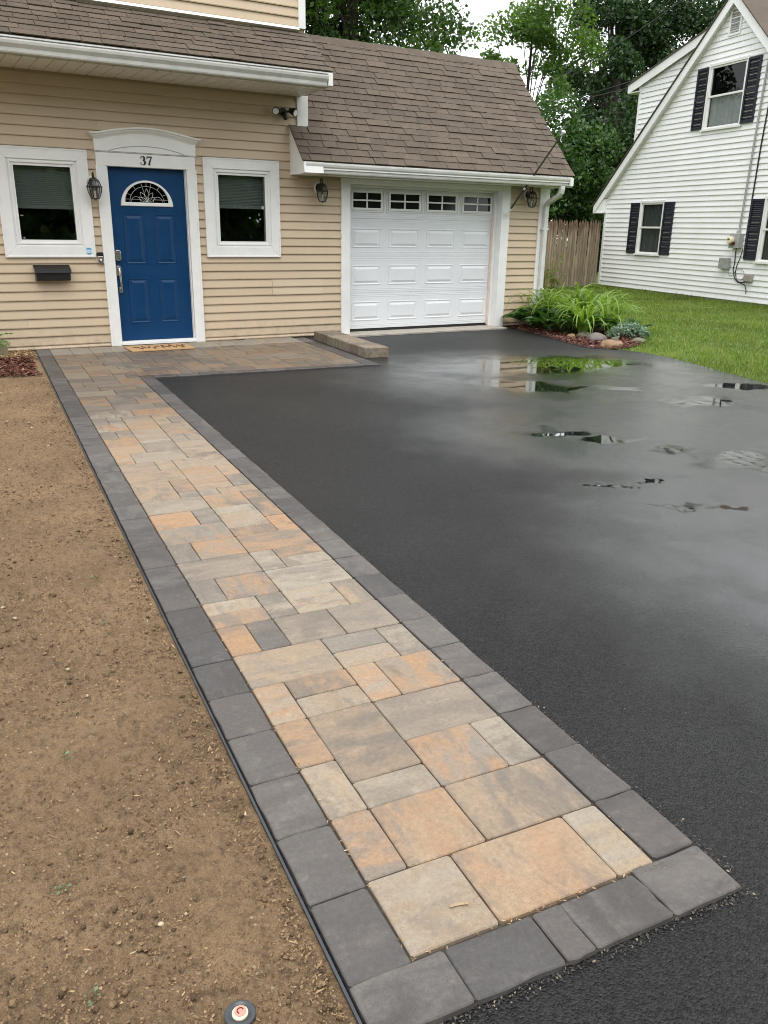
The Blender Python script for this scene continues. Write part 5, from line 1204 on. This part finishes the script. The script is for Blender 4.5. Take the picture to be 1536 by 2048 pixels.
v = np.stack([np.c_[b0 - px_, z0], np.c_[b0 + px_, z0], np.c_[b0 + ax * (ln * .4)[:, None] + px_ * .7, z0 + h * .62], np.c_[b0 + ax * ln[:, None], z0 + h], np.c_[b0 + ax * (ln * .4)[:, None] - px_ * .7, z0 + h * .62]], 1).reshape(-1, 3)
tag(link('grass', np_mesh('grass', v, np.arange(5 * n).reshape(n, 5), 'grass')), 'mown green grass blades of the lawn', 'grass', kind='stuff')

# ------------------------------------------------------------------ soil side details
tp = []
while len(tp) < 3800:
    s_, t_ = -1.06 - rng.random() * 1.5, -2.1 + rng.random() * 1.62
    if t_ > -0.75 + rng.gauss(0, .03) or s_ > -1.10 - rng.gauss(.0, .015) : continue
    if t_ < -1.95 + .25 * mnoise.noise(Vector((s_ * 3, 0, 5))) : continue
    q = ST(s_, t_); tp.append((q.x, q.y))
chips('mulch', 'mulch', tp, 0.060, 0.016, 'dark red shredded mulch between soil and house wall', 'mulch', 0.004, z=0.03)
tp = []
while len(tp) < 2200:
    s_, t_ = -1.03 - rng.random() * 1.5, -0.80 + rng.random() * .65
    q = ST(s_, t_)
    if q.y < -0.03: tp.append((q.x, q.y))
chips('wood_chips', 'chaff', tp, 0.030, 0.012, 'tan wood chips strewn along the house wall', 'wood chips', 0.004, z=0.02)
tm = box('timber', 'timber', None, -2.7, -1.345, -0.34, -0.17, -0.01, 0.135, 0.015); tag(tm, 'weathered grey brown landscape timber against the house wall', 'timber')
fn = empty('fern', (-1.52, -0.27, 0.13), 'feathery light green fern beside the landscape timber', 'plant')
for k in range(16):
    a = PR.uniform(0, 6.28); cen = []; L = PR.uniform(.22, .40); el = PR.uniform(.4, 1.1)
    for q in range(60):
        u_ = PR.random(); w_ = (1 - u_) * .06; s2 = PR.uniform(-1, 1) * w_; cen.append((L * u_ * math.cos(el), s2, L * u_ * math.sin(el) - .16 * u_ * u_))
    v, f = leaf_quads(np.array(cen), 0.026, 0.5, 0.8, 0)
    link('frond', np_mesh('frond', v, f, 'fern'), (-1.52, -0.27, 0.13), fn, rot=(0, 0, a))
def scatter(n, s_rng, t_rng, pw=2.2):
    out = []
    for _ in range(n):
        u_ = rng.random() ** pw; t_ = t_rng[0] + (t_rng[1] - t_rng[0]) * u_; s_ = -1.04 - rng.random() ** 1.3 * s_rng
        q = ST(s_, t_); out.append((q.x, q.y))
    return out
chips('soil_crumbs', 'crumb', scatter(34000, 0.8, (-9.75, -2.1)), 0.0062, 0.0052, 'small crumbs of earth over the bare soil', 'soil', 0.0, z=0.010, tilt=.6)
ico = bpy.data.meshes.new('tmp'); import bmesh
bm = bmesh.new(); bmesh.ops.create_icosphere(bm, subdivisions=2, radius=1.0); IV = np.array([v_.co[:] for v_ in bm.verts]); IF = np.array([[v_.index for v_ in f_.verts] for f_ in bm.faces]); bm.free(); bpy.data.meshes.remove(ico)
def clods(n, r0, r1, pw):
    P_ = np.array(scatter(n, 0.85, (-9.75, -2.2), pw)); R_ = (r0 + (r1 - r0) * nr.random(n) ** 2.6)[:, None, None]
    sh = 1 + 0.28 * nr.normal(size=(12, len(IV), 1)) * 0.6; k_ = nr.integers(0, 12, n)
    v_ = IV[None] * sh[k_] * R_ * np.stack([np.ones(n), nr.uniform(.7, 1.1, n), nr.uniform(.5, .85, n)], 1)[:, None, :]
    an_ = nr.uniform(0, 6.283, n); c1_, s1_ = np.cos(an_)[:, None], np.sin(an_)[:, None]
    x_, y_ = v_[..., 0] * c1_ - v_[..., 1] * s1_, v_[..., 0] * s1_ + v_[..., 1] * c1_
    v_ = np.stack([x_ + P_[:, :1], y_ + P_[:, 1:], v_[..., 2] + 0.004], -1).reshape(-1, 3)
    f_ = (IF[None] + (np.arange(n) * len(IV))[:, None, None]).reshape(-1, 3)
    me_ = np_mesh('soil_clods', v_, f_, 'clod'); me_.polygons.foreach_set('use_smooth', [True] * len(me_.polygons))
    return tag(link('soil_clods', me_), 'small lumps of earth lying over the bare soil', 'soil', kind='stuff')
M['clod'] = (lambda t: t.set(Base_Color=t.mix(1.0, t.ramp(t.island(), [(0, (0.10, 0.062, 0.031)), (0.5, (0.21, 0.134, 0.069)), (1, (0.29, 0.19, 0.10))]), t.mr(t.noise(t.pos(), 300, 3), 0.3, 0.7, 0.7, 1.3), 'MULTIPLY'), Roughness=0.95, Normal=t.bump(t.noise(t.pos(), 260, 3), 1.0, 0.01)))(NT('soil_clod'))
clods(4200, 0.0020, 0.0085, 1.9)
chips('plant_litter', 'chaff', scatter(420, 0.9, (-9.6, -2.2), 1.8), 0.018, 0.0026, 'dry straw bits and seed litter on the bare soil', 'litter', 0.006, z=0.008)
lt = []
for _ in range(120):
    t_ = -9.5 + 7.5 * rng.random() ** 1.3; q = ST(-1.045 - abs(rng.gauss(0, .035)), t_); lt.append((q.x, q.y))
chips('plant_litter', 'chaff', lt, 0.020, 0.004, 'dry leaf litter gathered along the black edging strip', 'litter', -0.002, z=0.012)
for i in range(24):
    t_ = -9.5 + 6.8 * rng.random() ** 1.6; s_ = -1.06 - rng.random() * 0.55; q = ST(s_, t_); r_ = rng.uniform(.006, .0125)
    rock(q.x, q.y, r_, r_ * .75, r_ * .55, 'pebble', 'pale pebble lying on the bare brown soil', i + 20, 'pebble', 'pebble', 'pale pebbles on the soil', 0.004, 2)
for i, (px, py) in enumerate([(125, 1778), (185, 1995), (205, 1250), (195, 1160), (130, 1515)]):
    q = ground_at(px, py, 0.004)
    e = empty('weed_seedling', tuple(q), 'tiny green weed seedling sprouting from the bare soil', 'seedling', 'weed seedlings in the soil')
    cen = np.array([(PR.gauss(0, .011), PR.gauss(0, .009), .005 + PR.random() * .007) for _ in range(14)]); v, f = leaf_quads(cen, 0.010, .6, 1.2, 0); link('foliage', np_mesh('foliage', v, f, 'weed'), tuple(q), e)
# irrigation head
sp_ = ST(-1.2255, -9.490, 0.0); e = empty('sprinkler_head', tuple(sp_), 'round black sprinkler head with pink nozzle sunk in the soil', 'sprinkler')
c_ = (sp_.x, sp_.y, 0.008)
MB().lathe([(0.030, -0.03), (0.030, 0.004), (0.028, 0.006), (0.024, 0.0065), (0.0195, 0.004), (0.017, 0.003)], c_, 28).build('rim', 'edging', e)
MB().lathe([(0.0155, 0.002), (0.0155, 0.0065), (0.0140, 0.0075), (0.002, 0.0077)], c_, 24).build('cap', 'cream', e)
nz = MB().lathe([(0.0115, 0.0078), (0.0115, 0.0092), (0.0105, 0.0098), (0.001, 0.0099)], (c_[0] + .001, c_[1] + .001, 0.008), 22).build('nozzle', 'pink', e)
MB().tube([(c_[0] + .001 + .006 * math.cos(a), c_[1] + .001 + .006 * math.sin(a), 0.0181) for a in [i * .4 for i in range(11)]], 0.0012, 5).build('arrow_mark', 'red', nz)

# ------------------------------------------------------------------ litter on paving and drive
q = ground_at(915, 1812); e = empty('maple_seed', tuple(q), 'tan winged maple seed lying on a pale paver', 'seed')
s1 = MB(); wv = [(-.020, .004), (-.012, .009), (.004, .007), (.016, -.001), (.021, -.006), (.018, -.009), (.008, -.004), (-.006, .000), (-.018, .000)]
s1.add([(a, b, .001 + .003 * abs(a) / .02) for a, b in wv] + [(a, b, .0022 + .003 * abs(a) / .02) for a, b in wv], [tuple(range(8, -1, -1)), tuple(range(9, 18))] + [(i, (i + 1) % 9, (i + 1) % 9 + 9, i + 9) for i in range(9)])
s1.build('wing', 'twig', e, xf=lambda v_: Vector((q.x + v_.x, q.y + v_.y, q.z + v_.z))); MB().lathe([(.001, -.002), (.004, 0), (.0045, .003), (.001, .005)], (q.x + .020, q.y - .007, q.z + .003), 8).build('nut', 'twig', e)
jp = []
for _ in range(190):
    k = rng.random()
    t_ = -9.6 + 7.2 * rng.random() ** 1.5
    s_ = rng.choice((-0.864, -0.193, -0.864)) + rng.gauss(0, .004)
    if k < 0.22: t_ = -9.511 + rng.gauss(0, .004); s_ = rng.uniform(-.86, -.2)
    p_ = ST(s_, t_); jp.append((p_.x, p_.y))
chips('joint_litter', 'chaff', jp, 0.010, 0.003, 'tan seed husks caught in the paver joints', 'litter', -0.001, z=0.005)
ep = []
for _ in range(800):
    if rng.random() < .6: t_ = -9.6 + 7.2 * rng.random() ** 1.8; s_ = -0.052 + abs(rng.gauss(0, .012))
    else: s_ = rng.uniform(-1.0, -.05); t_ = -9.655 - abs(rng.gauss(0, .012))
    p_ = ST(s_, t_); ep.append((p_.x, p_.y))
chips('edge_grit', 'grit', ep, 0.007, 0.004, 'grit and husks along the paver edge on the asphalt', 'grit', -0.014, z=0.010, tilt=.5)
dp = []
for _ in range(420):
    x_, y_ = rng.uniform(-.9, 4.8), -9.9 + 7.5 * rng.random() ** 1.25
    s_ = x_ * CA - y_ * SA; t_ = x_ * SA + y_ * CA
    if s_ > -0.02 and (t_ < -2.45 or s_ > 2.5) or t_ < -9.68: dp.append((x_, y_))
chips('drive_litter', 'chaff', dp, 0.008, 0.0016, 'tiny pale husks and pine needles scattered on the driveway', 'litter', -0.0125, z=0.001, tilt=.05)
